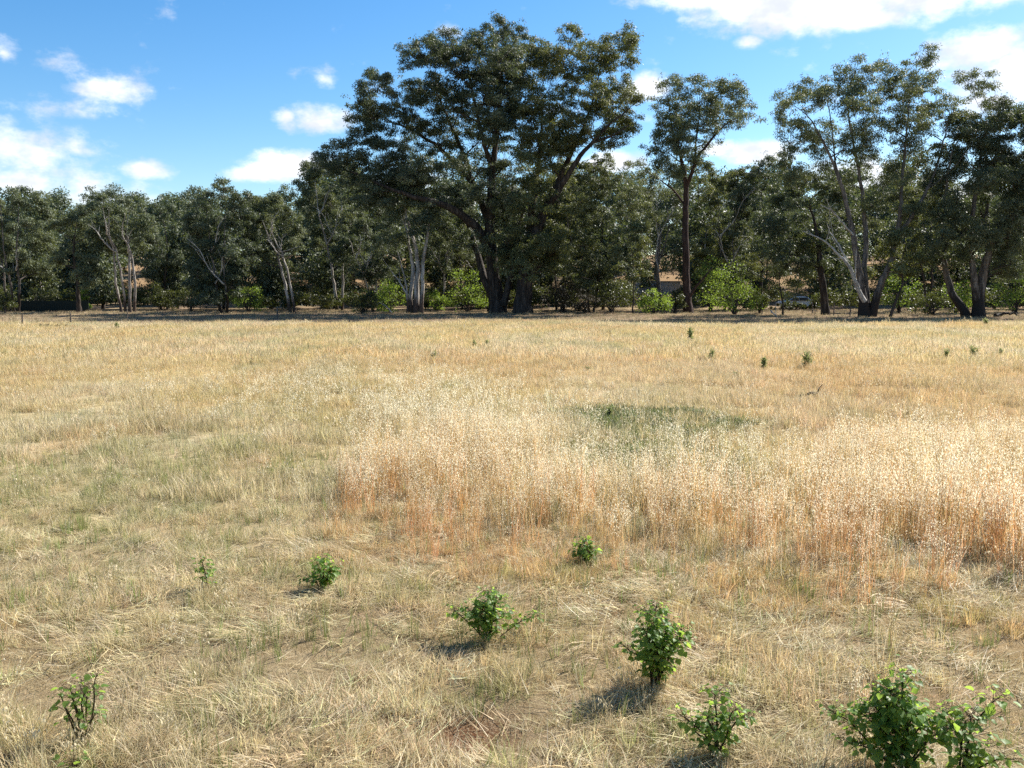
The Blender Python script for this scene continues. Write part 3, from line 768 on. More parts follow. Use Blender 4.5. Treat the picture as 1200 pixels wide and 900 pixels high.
# --- shrubs under the trees ---------------------------------------------
def shrub(name, label, seed, px, Y, wpx, hpx, leafm, n=26, per=70, leaf=(.16, .10), cat='shrub', up=0.0):
    rng = np.random.default_rng(seed)
    x = (px - 600) / F * Y
    wm, hm = wpx / F * Y, hpx / F * Y
    t = thing(name, label, cat, (x, Y, tz(x, Y)))
    st, fo = Buf(), Buf()
    for k in range(n):
        a = rng.uniform(0, 2 * math.pi); rr = rng.random() ** .6
        hh = hm * (.18 + .80 * rng.random() ** .8) * (1 - .42 * rr ** 2)
        q = np.array((math.cos(a) * rr * wm * .45, math.sin(a) * rr * wm * .38, hh + up))
        tube(st, smooth_path([(rng.normal() * .08, rng.normal() * .08, -.05), (q[0] * .4, q[1] * .4, q[2] * .6), q], 5), np.linspace(.030, .010, 5), 4)
        leaves(fo, rng, q - np.array((0, 0, hm * .06)), min(wm, hm) * rng.uniform(.15, .24), per, leaf[0], leaf[1], .48 + rng.normal() * .13, 0, .25, .85)
    link('stem', st.mesh('stem', [TWIG]), t)
    link('foliage', fo.mesh('foliage', [leafm]), t)
    return t

SH = [
 ('leafy_shrub', 'largest bright green shrub, standing in sun right of the tall slim trunk', 201, 860, 81, 66, 62, SHRUB, 40),
 ('leafy_shrub', 'yellow green leafy shrub behind and left of the brightest green shrub', 202, 832, 90, 44, 72, SHRUB, 30),
 ('leafy_shrub', 'low bright green shrub left of the foot of the tall slim trunk', 203, 766, 82, 48, 30, SHRUB, 28),
 ('dark_shrub', 'olive bushy shrub left of the thin young gum at the gap', 204, 716, 84, 52, 46, SHRUB_DULL, 30),
 ('dry_brush', 'brown dead brush heaped right of the thick trunk of the olive giant', 205, 660, 85, 66, 40, BRUSH, 30),
 ('leafy_shrub', 'green shrub in the fork left of the tallest dark trunk', 206, 548, 89, 52, 56, SHRUB, 30),
 ('leafy_shrub', 'low green shrub beside the right foot of the pale thick gum', 207, 512, 91, 38, 26, SHRUB, 20),
 ('leafy_shrub', 'pale green round shrub left of the pale thick gum', 208, 458, 86, 38, 42, SHRUB, 26),
 ('dark_shrub', 'dark low bush by the edge of the field left of the pale green round shrub', 209, 425, 82, 44, 30, SHRUB_DULL, 24),
 ('leafy_shrub', 'green shrub at the foot of the dense dark gum, left of the leaning white trunk', 210, 292, 88, 46, 36, SHRUB, 24),
 ('dark_shrub', 'grey green bush right of the white stemmed slender gum', 211, 190, 94, 36, 34, SHRUB_DULL, 22),
 ('leafy_shrub', 'small vivid green bush over the right end of the dark low fence', 212, 101, 94, 12, 30, SHRUB, 14),
 ('dark_shrub', 'dull green bush above the dark low fence at far left', 213, 45, 97, 70, 30, SHRUB_DULL, 28),
 ('leafy_shrub', 'yellow green shrub seen between the fanned stems and the crooked young gum', 214, 1052, 84, 46, 58, SHRUB, 28),
 ('dark_shrub', 'dark low bush under the left limbs of the massive right hand gum', 215, 1092, 77, 56, 32, SHRUB_DULL, 26),
 ('leafy_shrub', 'green shrub glowing behind the trunks of the massive right hand gum', 216, 1118, 86, 44, 44, SHRUB, 24),
 ('leafy_shrub', 'green shrub at the right edge of the picture under the massive gum', 217, 1188, 84, 48, 56, SHRUB, 28),
 ('dark_shrub', 'dark bush between the bright green shrub and the young round crowned gum', 218, 889, 84, 22, 30, SHRUB_DULL, 18),
 ('dark_shrub', 'dark bush in shadow directly behind the tallest dark trunk', 219, 572, 92, 50, 38, SHRUB_DULL, 24),
 ('dark_shrub', 'shaded bush at the far left edge in front of the broad gum', 220, 8, 86, 32, 26, SHRUB_DULL, 18),
 ('dry_brush', 'brown twiggy brush under the thin V stemmed gum', 221, 686, 82, 36, 24, BRUSH, 20),
 ('dark_shrub', 'low dark bush added as shade over the lower half of the parked white car', 224, 928, 97, 58, 11, SHRUB_DULL, 34),  # added bush, its dark leaves stand for shade on the car
 ('dark_shrub', 'dull bush half hidden left of the dense dark gum', 222, 226, 92, 40, 36, SHRUB_DULL, 22),
 ('leafy_shrub', 'low sunlit green shrub left of the bright one, touching the tall slim trunk', 223, 790, 85, 30, 24, SHRUB_DULL, 18),
]
for (nm, lb, sd_, px, Y, wp, hp, m_, n_) in SH:
    shrub(nm, lb, sd_, px, Y, wp, hp, m_, n_)

# ------------------------------------------------------------------ fences, shed, car
FENCE_GREEN = paint('dark_green_sheet', (.012, .020, .018), .7, 0, .3, .2)
TIMBER = bark_material('weathered_timber', (.07, .06, .05), (.13, .11, .095), (.20, .18, .16), None, 3)
def dark_fence():
    Y = 91.0
    x0, x1 = (-30 - 600) / F * Y, (105 - 600) / F * Y
    t = thing('sheet_fence', 'low dark green sheet fence under the trees at the far left', 'fence', (x0, Y, 0))
    b = Buf()
    n = 240
    xs_ = np.linspace(0, x1 - x0, n)
    yy = .018 * np.sign(np.sin(xs_ * 24))
    for off in (0, .012):
        V = np.concatenate((np.stack((xs_, yy + off, np.full(n, -.05)), -1), np.stack((xs_, yy + off, np.full(n, 1.08)), -1)))
        b.add(V, [(k, k + 1, n + k + 1, n + k) for k in range(n - 1)])
    link('panel', b.mesh('panel', [FENCE_GREEN]), t)
    for k in range(6):
        pb = Buf(); xx = (x1 - x0) * k / 5
        box(pb, (xx - .04, .04, -.2), (xx + .04, .12, 1.16))
        link('post', pb.mesh('post', [FENCE_GREEN]), t)
    rb = Buf(); box(rb, (0, .035, 1.085), (x1 - x0, .115, 1.13)); link('rail', rb.mesh('rail', [FENCE_GREEN]), t)
dark_fence()

WIRE = paint('galvanised_wire', (.4, .4, .4), .5, .6)
def stake(label, px, Y, h, r=.035, tilt=.04, name='fence_post', grp='thin fence posts along the field edge'):
    x = (px - 600) / F * Y
    t = thing(name, label, 'post', (x, Y, tz(x, Y)), grp)
    b = Buf()
    tube(b, [(0, 0, -.2), (tilt * h * .4, 0, h * .4), (tilt * h, .01, h)], [r * 1.1, r, r * .95], 8, .5, 0, True)
    link('shaft', b.mesh('shaft', [TIMBER]), t)
    for z in (.35, .7):
        bw = Buf(); tube(bw, [(-r * 1.3, -r * 1.1, h * z), (0, -r * 1.35, h * z), (r * 1.3, -r * 1.1, h * z)], .006, 4)
        link('wire_tie', bw.mesh('wire_tie', [WIRE]), t)
    return t
stake('short thin stake before the dark low fence, leftmost of the field edge posts', 27, 56, .72, .045)
stake('short thin stake just right of the row of dark tussocks', 84, 56, .75, .045, -.02)
stake('taller thin stake before the clump of bright white stems', 150, 60, 1.12, .035, .03)
stake('grey stake in the shaded strip below the gum with the leaning white trunk', 326, 68, .95, .06, -.03)
stake('post in shade left of the young gum by the parked car', 892, 80, 1.1, .05)
stake('post in shade just left of the stout leaning trunk near the parked car', 951, 82, 1.1, .05, -.02)
stake('post between the stout leaning trunk and the fanned gum', 976, 77, 1.05, .055, .02)
stake('small post close to the foot of the fanned gum', 995, 75, .8, .06, .05)

def shed():
    Y = 126.0
    x0, x1 = (744 - 600) / F * Y, (796 - 600) / F * Y
    zb = tz((x0 + x1) / 2, Y)
    t = thing('shed', 'small pale grey shed glimpsed behind the shrubs left of the tall slim trunk', 'shed', ((x0 + x1) / 2, Y, zb))
    hw = (x1 - x0) / 2
    wall = paint('pale_sheet_wall', (.50, .50, .52), .6, 0, .3)
    b = Buf(); n = 90
    X = np.linspace(-hw, hw, n); yy = .02 * np.sin(X * 40)
    V = np.concatenate((np.stack((X, yy, np.full(n, -.6)), -1), np.stack((X, yy, np.full(n, 1.75)), -1)))
    b.add(V, [(k, k + 1, n + k + 1, n + k) for k in range(n - 1)])
    for s in (-1, 1):
        b.add([(s * hw, .02, -.6), (s * hw, 3.2, -.6), (s * hw, 3.2, 1.45), (s * hw, .02, 1.75)], [(0, 1, 2, 3)])
    b.add([(-hw, 3.2, -.6), (hw, 3.2, -.6), (hw, 3.2, 1.45), (-hw, 3.2, 1.45)], [(0, 1, 2, 3)])
    link('wall', b.mesh('wall', [wall]), t)
    rb = Buf(); rb.add([(-hw - .15, -.2, 1.78), (hw + .15, -.2, 1.78), (hw + .15, 3.4, 1.47), (-hw - .15, 3.4, 1.47), (-hw - .15, -.2, 1.84), (hw + .15, -.2, 1.84), (hw + .15, 3.4, 1.53), (-hw - .15, 3.4, 1.53)],
                       [(3, 2, 1, 0), (4, 5, 6, 7), (0, 1, 5, 4), (1, 2, 6, 5), (2, 3, 7, 6), (3, 0, 4, 7)])
    link('roof', rb.mesh('roof', [paint('dull_roof_sheet', (.30, .30, .31), .6, 0, .3)]), t)
    d = Buf(); box(d, (-.5, -.06, -.4), (.45, -.03, 1.5)); link('door', d.mesh('door', [paint('shed_door', (.16, .16, .17), .6)]), t)
shed()

def car():
    Y = 104.0
    x = (933 - 600) / F * Y
    t = thing('parked_car', 'white car parked in the shade behind the trees', 'car', (x, Y, tz(x, Y)), None, R(6))
    white, glass, rub, rim = paint('white_car_paint', (.78, .78, .78), .25, 0, .05), paint('car_glass', (.02, .025, .03), .08, 0, 0), paint('tyre_rubber', (.02, .02, .02), .8), paint('wheel_alloy', (.45, .45, .46), .35, .7)
    prof = [(-2.2, .32), (-2.24, .55), (-2.2, .78), (-1.95, .92), (-1.55, .95), (-.75, 1.40), (-.3, 1.47), (.55, 1.46), (.95, 1.36), (1.45, 1.0), (2.0, .90), (2.22, .72), (2.25, .45), (2.2, .30)]
    sec = lambda z: .86 if z < .95 else .86 - (z - .95) * .42
    b = Buf(); n = len(prof)
    V = []
    for s in (-1, -.9, .9, 1):
        for (px_, pz) in prof:
            ins = .05 if abs(s) == 1 else 0
            V.append((px_ * (1 - ins * .4), s * sec(pz), pz - (ins if pz > .6 else -ins)))
    fq = [(r_ * n + k, r_ * n + (k + 1) % n, (r_ + 1) * n + (k + 1) % n, (r_ + 1) * n + k) for r_ in range(3) for k in range(n)]
    b.add(V, fq, .5, 0, False)
    for r_ in (0, 3):                                   # flanks: strip between the underside and the profile
        base = np.array([(p[0], V[r_ * n + k][1], .30) for k, p in enumerate(prof)])
        b.add(np.concatenate((np.array(V[r_ * n:(r_ + 1) * n]), base)), [(k, k + 1, n + k + 1, n + k) for k in range(n - 1)])
    link('body', b.mesh('body', [white]), t)
    for s in (-1, 1):
        for (a0, a1, b0_, b1_) in ((-1.30, -.18, -.78, -.18), (-.08, 1.22, -.08, .84)):
            g = Buf(); yy0, yy1 = s * (sec(1.0) + .012), s * (sec(1.36) + .012)
            g.add([(a0, yy0, 1.0), (a1, yy0, 1.0), (b1_, yy1, 1.36), (b0_, yy1, 1.36)], [(0, 1, 2, 3)])
            link('window', g.mesh('window', [glass]), t)
    g = Buf(); g.add([(-1.48, -.74, 1.005), (-1.48, .74, 1.005), (-.80, .62, 1.39), (-.80, -.62, 1.39)], [(0, 1, 2, 3)]); link('windscreen', g.mesh('windscreen', [glass]), t)
    g = Buf(); g.add([(1.43, -.74, 1.03), (1.43, .74, 1.03), (.99, .62, 1.35), (.99, -.62, 1.35)], [(0, 1, 2, 3)]); link('rear_window', g.mesh('rear_window', [glass]), t)
    for wx in (-1.38, 1.35):
        for s in (-1, 1):
            wb = Buf(); tube(wb, [(wx, s * .70, .31), (wx, s * .88, .31)], .31, 18, .5, 0, True)
            tw = link('wheel', wb.mesh('wheel', [rub]), t)
            rb = Buf(); tube(rb, [(wx, s * .875, .31), (wx, s * .89, .31)], .19, 14, .5, 0, True)
            link('rim', rb.mesh('rim', [rim]), tw)
    for s in (-1, 1):
        hb = Buf(); box(hb, (-2.262, s * .62 - .16, .62), (-2.18, s * .62 + .16, .76)); link('headlight', hb.mesh('headlight', [paint('lamp_glass', (.6, .6, .6), .15)]), t)
        hb = Buf(); box(hb, (2.16, s * .62 - .15, .66), (2.262, s * .62 + .15, .82)); link('tail_light', hb.mesh('tail_light', [paint('tail_red', (.35, .02, .02), .25)]), t)
car()

def fallen(name, label, pts, r, m, twigs=4, seed=0):
    rng = np.random.default_rng(seed)
    P = np.array(pts, float); o = P[0].copy(); P = P - o
    b = Buf(); pa = smooth_path(P, 12); pa[1:] += rng.normal(size=(11, 3)) * r * .4
    tube(b, pa, np.linspace(r, r * .35, 12), 6, .5, 0, True)
    ob = link(name, None) if False else None
    t = thing(name, label, 'branch', tuple(o))
    link('bough', b.mesh('bough', [m]), t)
    for k in range(twigs):
        tb = Buf(); i0 = int(rng.integers(3, 10)); dv = rng.normal(size=3); dv[2] = abs(dv[2]) * .6; ln = np.linalg.norm(P[-1]) * rng.uniform(.15, .35)
        tube(tb, smooth_path([pa[i0], pa[i0] + dv * ln * .4, pa[i0] + dv * ln * .7 + pa[-1] * .1], 5), np.linspace(r * .4, r * .12, 5), 5)
        link('twig', tb.mesh('twig', [m]), t)
g0, g1 = gnd(902, 366), gnd(911, 372)
fallen('fallen_branch', 'pale dead branch propped on the litter near the young gum by the car', [at(903, 364, 78), at(907, 368, 76), at(911, 371.5, 74)], .07, BARK_DEAD, 2, 3)
fallen('fallen_branch', 'bleached branch lying low left of the pale thick gum', [at(459, 366, 83), at(450, 357, 82.6), at(440, 353, 82.2)], .08, BARK_DEAD, 3, 5)
a_, b_ = gnd(938, 466), gnd(963, 463)
fallen('fallen_branch', 'grey weathered stick half buried in the orange grass of the middle distance', [(a_[0], a_[1], .03), ((a_[0] + b_[0]) / 2, a_[1] + .05, .10), (b_[0], b_[1], .06)], .035, BARK_GREY, 5, 7)
fallen('fallen_log', 'short dark log on the litter below the massive right hand gum', [at(1166, 369, 73.5), at(1180, 368, 73.8), at(1196, 369, 74)], .16, BARK_GREY, 2, 9)

# ------------------------------------------------------------------ broad leaved suckers in the foreground
LT = np.array((0, .18, .45, .72, 1.0)); LH = np.array((.03, .36, .43, .25, .0))
def broad_leaves(buf, rng, pos, ax, nrm, size, tint):
    """ovate folded leaves with a drooping tip, one 8-face blade each"""
    n = len(pos)
    ax = ax / (np.linalg.norm(ax, axis=1, keepdims=True) + 1e-9)
    sd_ = np.cross(ax, nrm); sd_ /= np.linalg.norm(sd_, axis=1, keepdims=True) + 1e-9
    up = np.cross(sd_, ax)
    fold = (.14 + .22 * rng.random(n))[:, None]; droop = (.10 + .25 * rng.random(n))[:, None]
    asp = (.85 + .35 * rng.random(n))[:, None]
    rows = []
    for t_, h_ in zip(LT, LH):
        c = pos + ax * size[:, None] * t_ - up * size[:, None] * droop * t_ ** 2
        wv = h_ * size[:, None] * asp
        wav = (rng.normal(size=n) * .05)[:, None] * size[:, None]
        rows += [c - sd_ * wv + up * (wv * fold + wav), c, c + sd_ * wv + up * (wv * fold - wav)]
    V = np.stack(rows, 1)                               # n,15,3
    f = []
    for r_ in range(4):
        for k in range(2):
            f.append((r_ * 3 + k, r_ * 3 + k + 1, r_ * 3 + 3 + k + 1, r_ * 3 + 3 + k))
    f = np.array(f)
    Fq = (np.arange(n)[:, None, None] * 15 + f[None]).reshape(-1, 4)
    buf.add(V.reshape(-1, 3), Fq, np.repeat(tint, 8), 0, True)

def sucker(label, seed, px, py, wpx, hpx, nst, leaf, per_m=44, lean=(0, 0), extra=(), name='sapling'):
    rng = np.random.default_rng(seed)
    x, y = gnd(px, py)
    sc = y / F
    wm, hm = wpx * sc, hpx * sc * 1.02
    t = thing(name, label, 'sapling', (x, y, tz(x, y)))
    sb, fo = Buf(), Buf()
    ends = []
    for k in range(nst):
        a = rng.uniform(0, 2 * math.pi); rr = (.25 + .75 * rng.random()) * .44 * wm
        ends.append((math.cos(a) * rr + lean[0] * wm, math.sin(a) * rr * .8 + lean[1], hm * rng.uniform(.55, .95) * (1 - .35 * (rr / (.44 * wm + 1e-6)) ** 2)))
    ends[0] = (lean[0] * wm, 0, hm * .96)
    for e in extra: ends.append((e[0] * sc, e[2] if len(e) > 2 else 0.0, e[1] * sc))
    for e in ends:
        e = np.array(e)
        pa = smooth_path([(rng.normal() * .012, rng.normal() * .012, -.03), e * np.array((.35, .35, .5)) + rng.normal(size=3) * .015, e * np.array((.75, .75, .85)) + rng.normal(size=3) * .012, e], 12)
        tube(sb, pa, np.linspace(.0055, .0018, 12), 5)
        L = np.linalg.norm(np.diff(pa, axis=0), axis=1).sum()
        n = max(6, int(L * 2.5 * per_m * rng.uniform(.85, 1.2)))
        s = np.sort(.16 + .84 * rng.random(n) ** .85)
        s[-2:] = .97, 1.0
        idx = np.clip(s * 11, 0, 10.999); i0 = idx.astype(int); f = (idx - i0)[:, None]
        base = pa[i0] * (1 - f) + pa[np.minimum(i0 + 1, 11)] * f
        ang = np.arange(n) * 2.4 + rng.random(n) * .7
        out = np.stack((np.cos(ang), np.sin(ang), .35 + .25 * rng.normal(size=n)), -1)
        pl = leaf * (.4 + .75 * rng.random(n))
        pos = base + out * pl[:, None]
        for a0, a1 in zip(base, pos):
            tube(sb, [a0, (a0 + a1) / 2 + np.array((0, 0, .003)), a1], [.0012, .001, .0009], 3)
        size = leaf * .60 * (.50 + .75 * rng.random(n)) * (1.05 - .45 * sstep(.75, 1.0, s))
        ax = out * np.array((1, 1, .3)) + rng.normal(size=(n, 3)) * .35; ax[:, 2] -= .35
        nr = np.array((0, 0, 1.0)) + out * .55 + rng.normal(size=(n, 3)) * .38
        tint = np.clip(.30 + .55 * sstep(.7, 1.0, s) * rng.random(n) + rng.normal(size=n) * .14, 0, 1)
        broad_leaves(fo, rng, pos, ax, nr, size, tint)
    link('stem', sb.mesh('stem', [STEM]), t)
    link('foliage', fo.mesh('foliage', [SUCKER]), t)
    return t

sucker('tall bushy upright sapling with dense leaves, right of centre in the near grass', 301, 768, 808, 92, 112, 13, .058, 62)
sucker('green sapling in the middle foreground with a single twig sticking out to its right', 302, 572, 752, 80, 66, 9, .058, 58, (0, 0), ((62, 34), (-42, 40)))
sucker('small slight sapling in the near grass below and right of the tall bushy one', 303, 838, 890, 74, 92, 6, .056, 50, (.05, 0), ((40, 58), (-48, 62)))
sucker('wide sprawling sapling at the bottom right corner', 304, 1058, 908, 156, 132, 15, .064, 58, (-.03, 0), ((-85, 70, .1), (-70, 40)))
sucker('leggy sapling with one big dark leaf on a long stalk at bottom right', 305, 1122, 914, 60, 78, 4, .070, 36, (.1, 0), ((48, 108), (10, 84), (52, 40, -.1)))
sucker('small compact sapling at the front edge of the tall oats', 306, 684, 662, 34, 30, 8, .06, 54)
sucker('small dark low sapling on the left, lying almost flat in the short grass', 307, 376, 690, 44, 36, 8, .062, 46, (.05, 0))
sucker('thin sparse sapling with few leaves, left of the small dark low one', 308, 242, 694, 20, 42, 3, .055, 40)
sucker('dull sapling tangled in tall dry grass at the lower left', 309, 98, 868, 62, 78, 6, .056, 20, (0, 0), ((22, 88), (-26, 62)))
sucker('tiny seedling with two or three leaves at the bottom edge on the left', 310, 88, 905, 20, 22, 2, .05, 50, name='seedling')

# ------------------------------------------------------------------ weeds out in the field
def weed(label, seed, px, py, wpx, hpx, leafm=WEED, name='weed', n=9):
    rng = np.random.default_rng(seed)
    x, y = gnd(px, py); sc = y / F; wm, hm = wpx * sc * .85, hpx * sc * .95
    t = thing(name, label, 'weed', (x, y, tz(x, y)))
    sb, fo = Buf(), Buf()
    for k in range(n):
        a = rng.uniform(0, 6.28); rr = rng.random() * wm * .45
        e = np.array((math.cos(a) * rr, math.sin(a) * rr, hm * rng.uniform(.45, 1)))
        pa = smooth_path([(0, 0, -.02), e * np.array((.5, .5, .55)), e], 6)
        tube(sb, pa, np.linspace(.012, .004, 6), 4)
        for q in pa[1:]:
            leaves(fo, rng, q, hm * .15, 6, hm * .22, hm * .075, .45 + rng.normal() * .1, 0, -.1, 1)
    link('stem', sb.mesh('stem', [TWIG]), t)
    link('foliage', fo.mesh('foliage', [leafm]), t)
    return t
WD = [
 ('upright dark green weed, tallest of the weeds in the right middle distance', 945, 432, 12, 18),
 ('bent weed just left of the tallest upright weed', 895, 433, 13, 14),
 ('low dull weed below and left of the bent weed', 863, 444, 11, 9),
 ('small upright weed on the orange grass left of the low dull weed', 834, 424, 7, 13),
 ('taller pale green weed at the edge of the tree shadow', 809, 400, 8, 15),
 ('bushy green weed, middle one of three near the right edge', 1141, 420, 13, 14),
 ('small grey green weed, left one of three near the right edge', 1109, 421, 11, 11),
 ('thin weed, right one of three near the right edge', 1172, 419, 6, 10),
 ('dark weed in the left middle of the field below the giants', 508, 423, 9, 12),
 ('tiny dark weed below the tallest giant, left of two', 556, 407, 5, 9),
 ('tiny dark weed below the tallest giant, right of two', 571, 406, 4, 8),
 ('dark spiky clump at the left tip of the green patch behind the oats', 714, 491, 18, 14),
 ('low dark weed in the pale grass above the green patch', 688, 434, 12, 5),
 ('bright green weed beside the stakes at the left edge of the field', 137, 386, 8, 8),
 ('green weed in the sun below the massive right hand gum', 1155, 382, 10, 9),
]
for k, (lb, px, py, wp, hp) in enumerate(WD):
    weed(lb, 400 + k, px, py, wp, hp)
for k, (px, wp) in enumerate(((48, 10), (57, 13), (68, 12), (78, 8))):
    weed(('dark tussock', 'broad dark tussock', 'ragged dark tussock', 'small dark tussock')[k] + ' between the two short stakes, ' + ('leftmost', 'second from left', 'third from left', 'rightmost')[k] + ' of its row', 430 + k, px, 384.5, wp, 5, BRUSH, 'tussock', 12)

# ------------------------------------------------------------------ grass
def grass_material(name, head=(.72, .62, .42), trans=.42):
    m, t, out = mat(name)
    ti = t.n('ShaderNodeAttribute', attribute_name='tint', attribute_type='INSTANCER')
    bl = t.n('ShaderNodeAttribute', attribute_name='bl')          # each blade's own number
    hd = t.n('ShaderNodeAttribute', attribute_name='head')        # 1 on the seed husks
    wn = t.n('ShaderNodeTexWhiteNoise', noise_dimensions='1D')
    t.put(wn.inputs['W'], t.m('MULTIPLY', bl.outputs['Fac'], 37.7))
    v = t.n('ShaderNodeHueSaturation')
    t.put(v.inputs['Color'], ti.outputs['Color'])
    t.put(v.inputs['Value'], t.m('ADD', .62, t.m('MULTIPLY', bl.outputs['Fac'], .62)))
    col = t.mix(t.m('MULTIPLY', t.m('GREATER_THAN', wn.outputs['Value'], .86), .75), v.outputs[0], (.70, .61, .43))
    col = t.mix(t.m('MULTIPLY', t.m('LESS_THAN', wn.outputs['Value'], .16), .7), col, (.20, .20, .07))
    col = t.mix(hd.outputs['Fac'], col, head)
    p = t.n('ShaderNodeBsdfPrincipled')
    t.put(p.inputs['Base Color'], col)
    p.inputs['Roughness'].default_value = .5
    p.inputs['Specular IOR Level'].default_value = .35
    tr = t.n('ShaderNodeBsdfTranslucent'); t.put(tr.inputs[0], col)
    mx = t.n('ShaderNodeMixShader'); mx.inputs[0].default_value = trans
    t.put(mx.inputs[1], p.outputs[0]); t.put(mx.inputs[2], tr.outputs[0])
    t.put(out.inputs[0], mx.outputs[0])
    return m
GRASS, OAT = grass_material('dry_grass_blade'), grass_material('wild_oat_stalk', (.93, .86, .66), .52)
COVER = grass_material('green_cover_leaf', (.3, .3, .2), .3)

class Blades:
    def __init__(s):
        s.V, s.Fq, s.bl, s.hd, s.n = [], [], [], [], 0
    def strip(s, P, wid, side, bl, hd=0.0):
        P = np.asarray(P, float); n = len(P)
        wid = np.asarray(wid, float)[:, None]
        V = np.concatenate((P - side * wid * .5, P + side * wid * .5))
        s.V.append(V)
        s.Fq.append(np.array([(k, n + k, n + k + 1, k + 1) for k in range(n - 1)]) + s.n)
        s.n += 2 * n
        s.bl += [bl] * (n - 1); s.hd += [hd] * (n - 1)
    def mesh(s, name, m):
        return mesh_quads(name, np.concatenate(s.V), np.concatenate(s.Fq), m, {'bl': s.bl, 'head': s.hd})

def blade(b, rng, foot, h, lean, az_, wid, curl, segs=4):
    s = np.linspace(0, 1, segs)
    out = np.array((math.cos(az_), math.sin(az_), 0))
    ang = lean + curl * s
    P = np.array(foot) + np.cumsum(np.concatenate(([np.zeros(3)], (np.sin(ang)[:-1, None] * out + np.cos(ang)[:-1, None] * np.array((0, 0, 1))) * h / (segs - 1))), axis=0)
    side = np.array((-math.sin(az_ + rng.normal() * .8), math.cos(az_ + rng.normal() * .8), 0)); side /= np.linalg.norm(side) + 1e-9
    b.strip(P, wid * (1 - .8 * s), side, rng.random())

def tuft(rng, n, r, h, wid, lean, curl, heads=0, headlen=.02, segs=4):
    b = Blades()
    for k in range(n):
        a = rng.uniform(0, 6.283); rr = r * math.sqrt(rng.random())
        az_ = a + rng.normal() * .9
        blade(b, rng, (math.cos(a) * rr, math.sin(a) * rr, -.01), h * rng.uniform(.35, 1.0), abs(rng.normal()) * lean, az_, wid * rng.uniform(.7, 1.3), rng.uniform(.1, 1) * curl, segs)
    for k in range(heads):
        oat(b, rng, r, h * rng.uniform(.9, 1.5), wid * .5, 5, headlen)
    return b

def oat(b, rng, r, h, wid, nsp, sl):
    """a stalk with a nodding panicle of paired papery husks"""
    a = rng.uniform(0, 6.283); rr = r * math.sqrt(rng.random())
    az_ = rng.uniform(0, 6.283)
    out = np.array((math.cos(az_), math.sin(az_), 0)); s = np.linspace(0, 1, 6)
    ang = abs(rng.normal()) * .12 + rng.uniform(.1, .7) * s ** 2
    P = np.array((math.cos(a) * rr, math.sin(a) * rr, -.01)) + np.cumsum(np.concatenate(([np.zeros(3)], (np.sin(ang)[:-1, None] * out + np.cos(ang)[:-1, None] * np.array((0, 0, 1))) * h / 5)), axis=0)
    side = np.array((-out[1], out[0], 0)); bl = rng.random()
    b.strip(P, wid * np.linspace(1, .45, 6), side, bl)
    b.strip(P, wid * np.linspace(1, .45, 6), out, bl)
    for k in range(nsp):
        f = rng.uniform(.62, 1.0) * 5; i0 = min(int(f), 4); p = P[i0] + (P[i0 + 1] - P[i0]) * (f - i0)
        d = rng.normal(size=3); d[2] = abs(d[2]) * .3; d /= np.linalg.norm(d)
        q = p + d * rng.uniform(.015, .06) * (1.3 - f / 7)
        b.strip(np.array((p, q)), (wid * .35, wid * .3), np.cross(d, (0, 0, 1.0)) + 1e-4, bl)
        for g in (-1, 1):                               # two glumes, opened a little
            sx = np.cross(d, (0, 0, 1.0)) + 1e-3; sx /= np.linalg.norm(sx)
            dn = np.array((0, 0, -1.0)) + d * .35 + sx * g * .28; dn /= np.linalg.norm(dn)
            sv = np.cross(dn, rng.normal(size=3)); sv /= np.linalg.norm(sv)
            L = sl * rng.uniform(.8, 1.25)
            b.strip(np.array((q, q + dn * L * .4, q + dn * L)), (sl * .10, sl * .30, sl * .04), sv, rng.random(), 1.0)

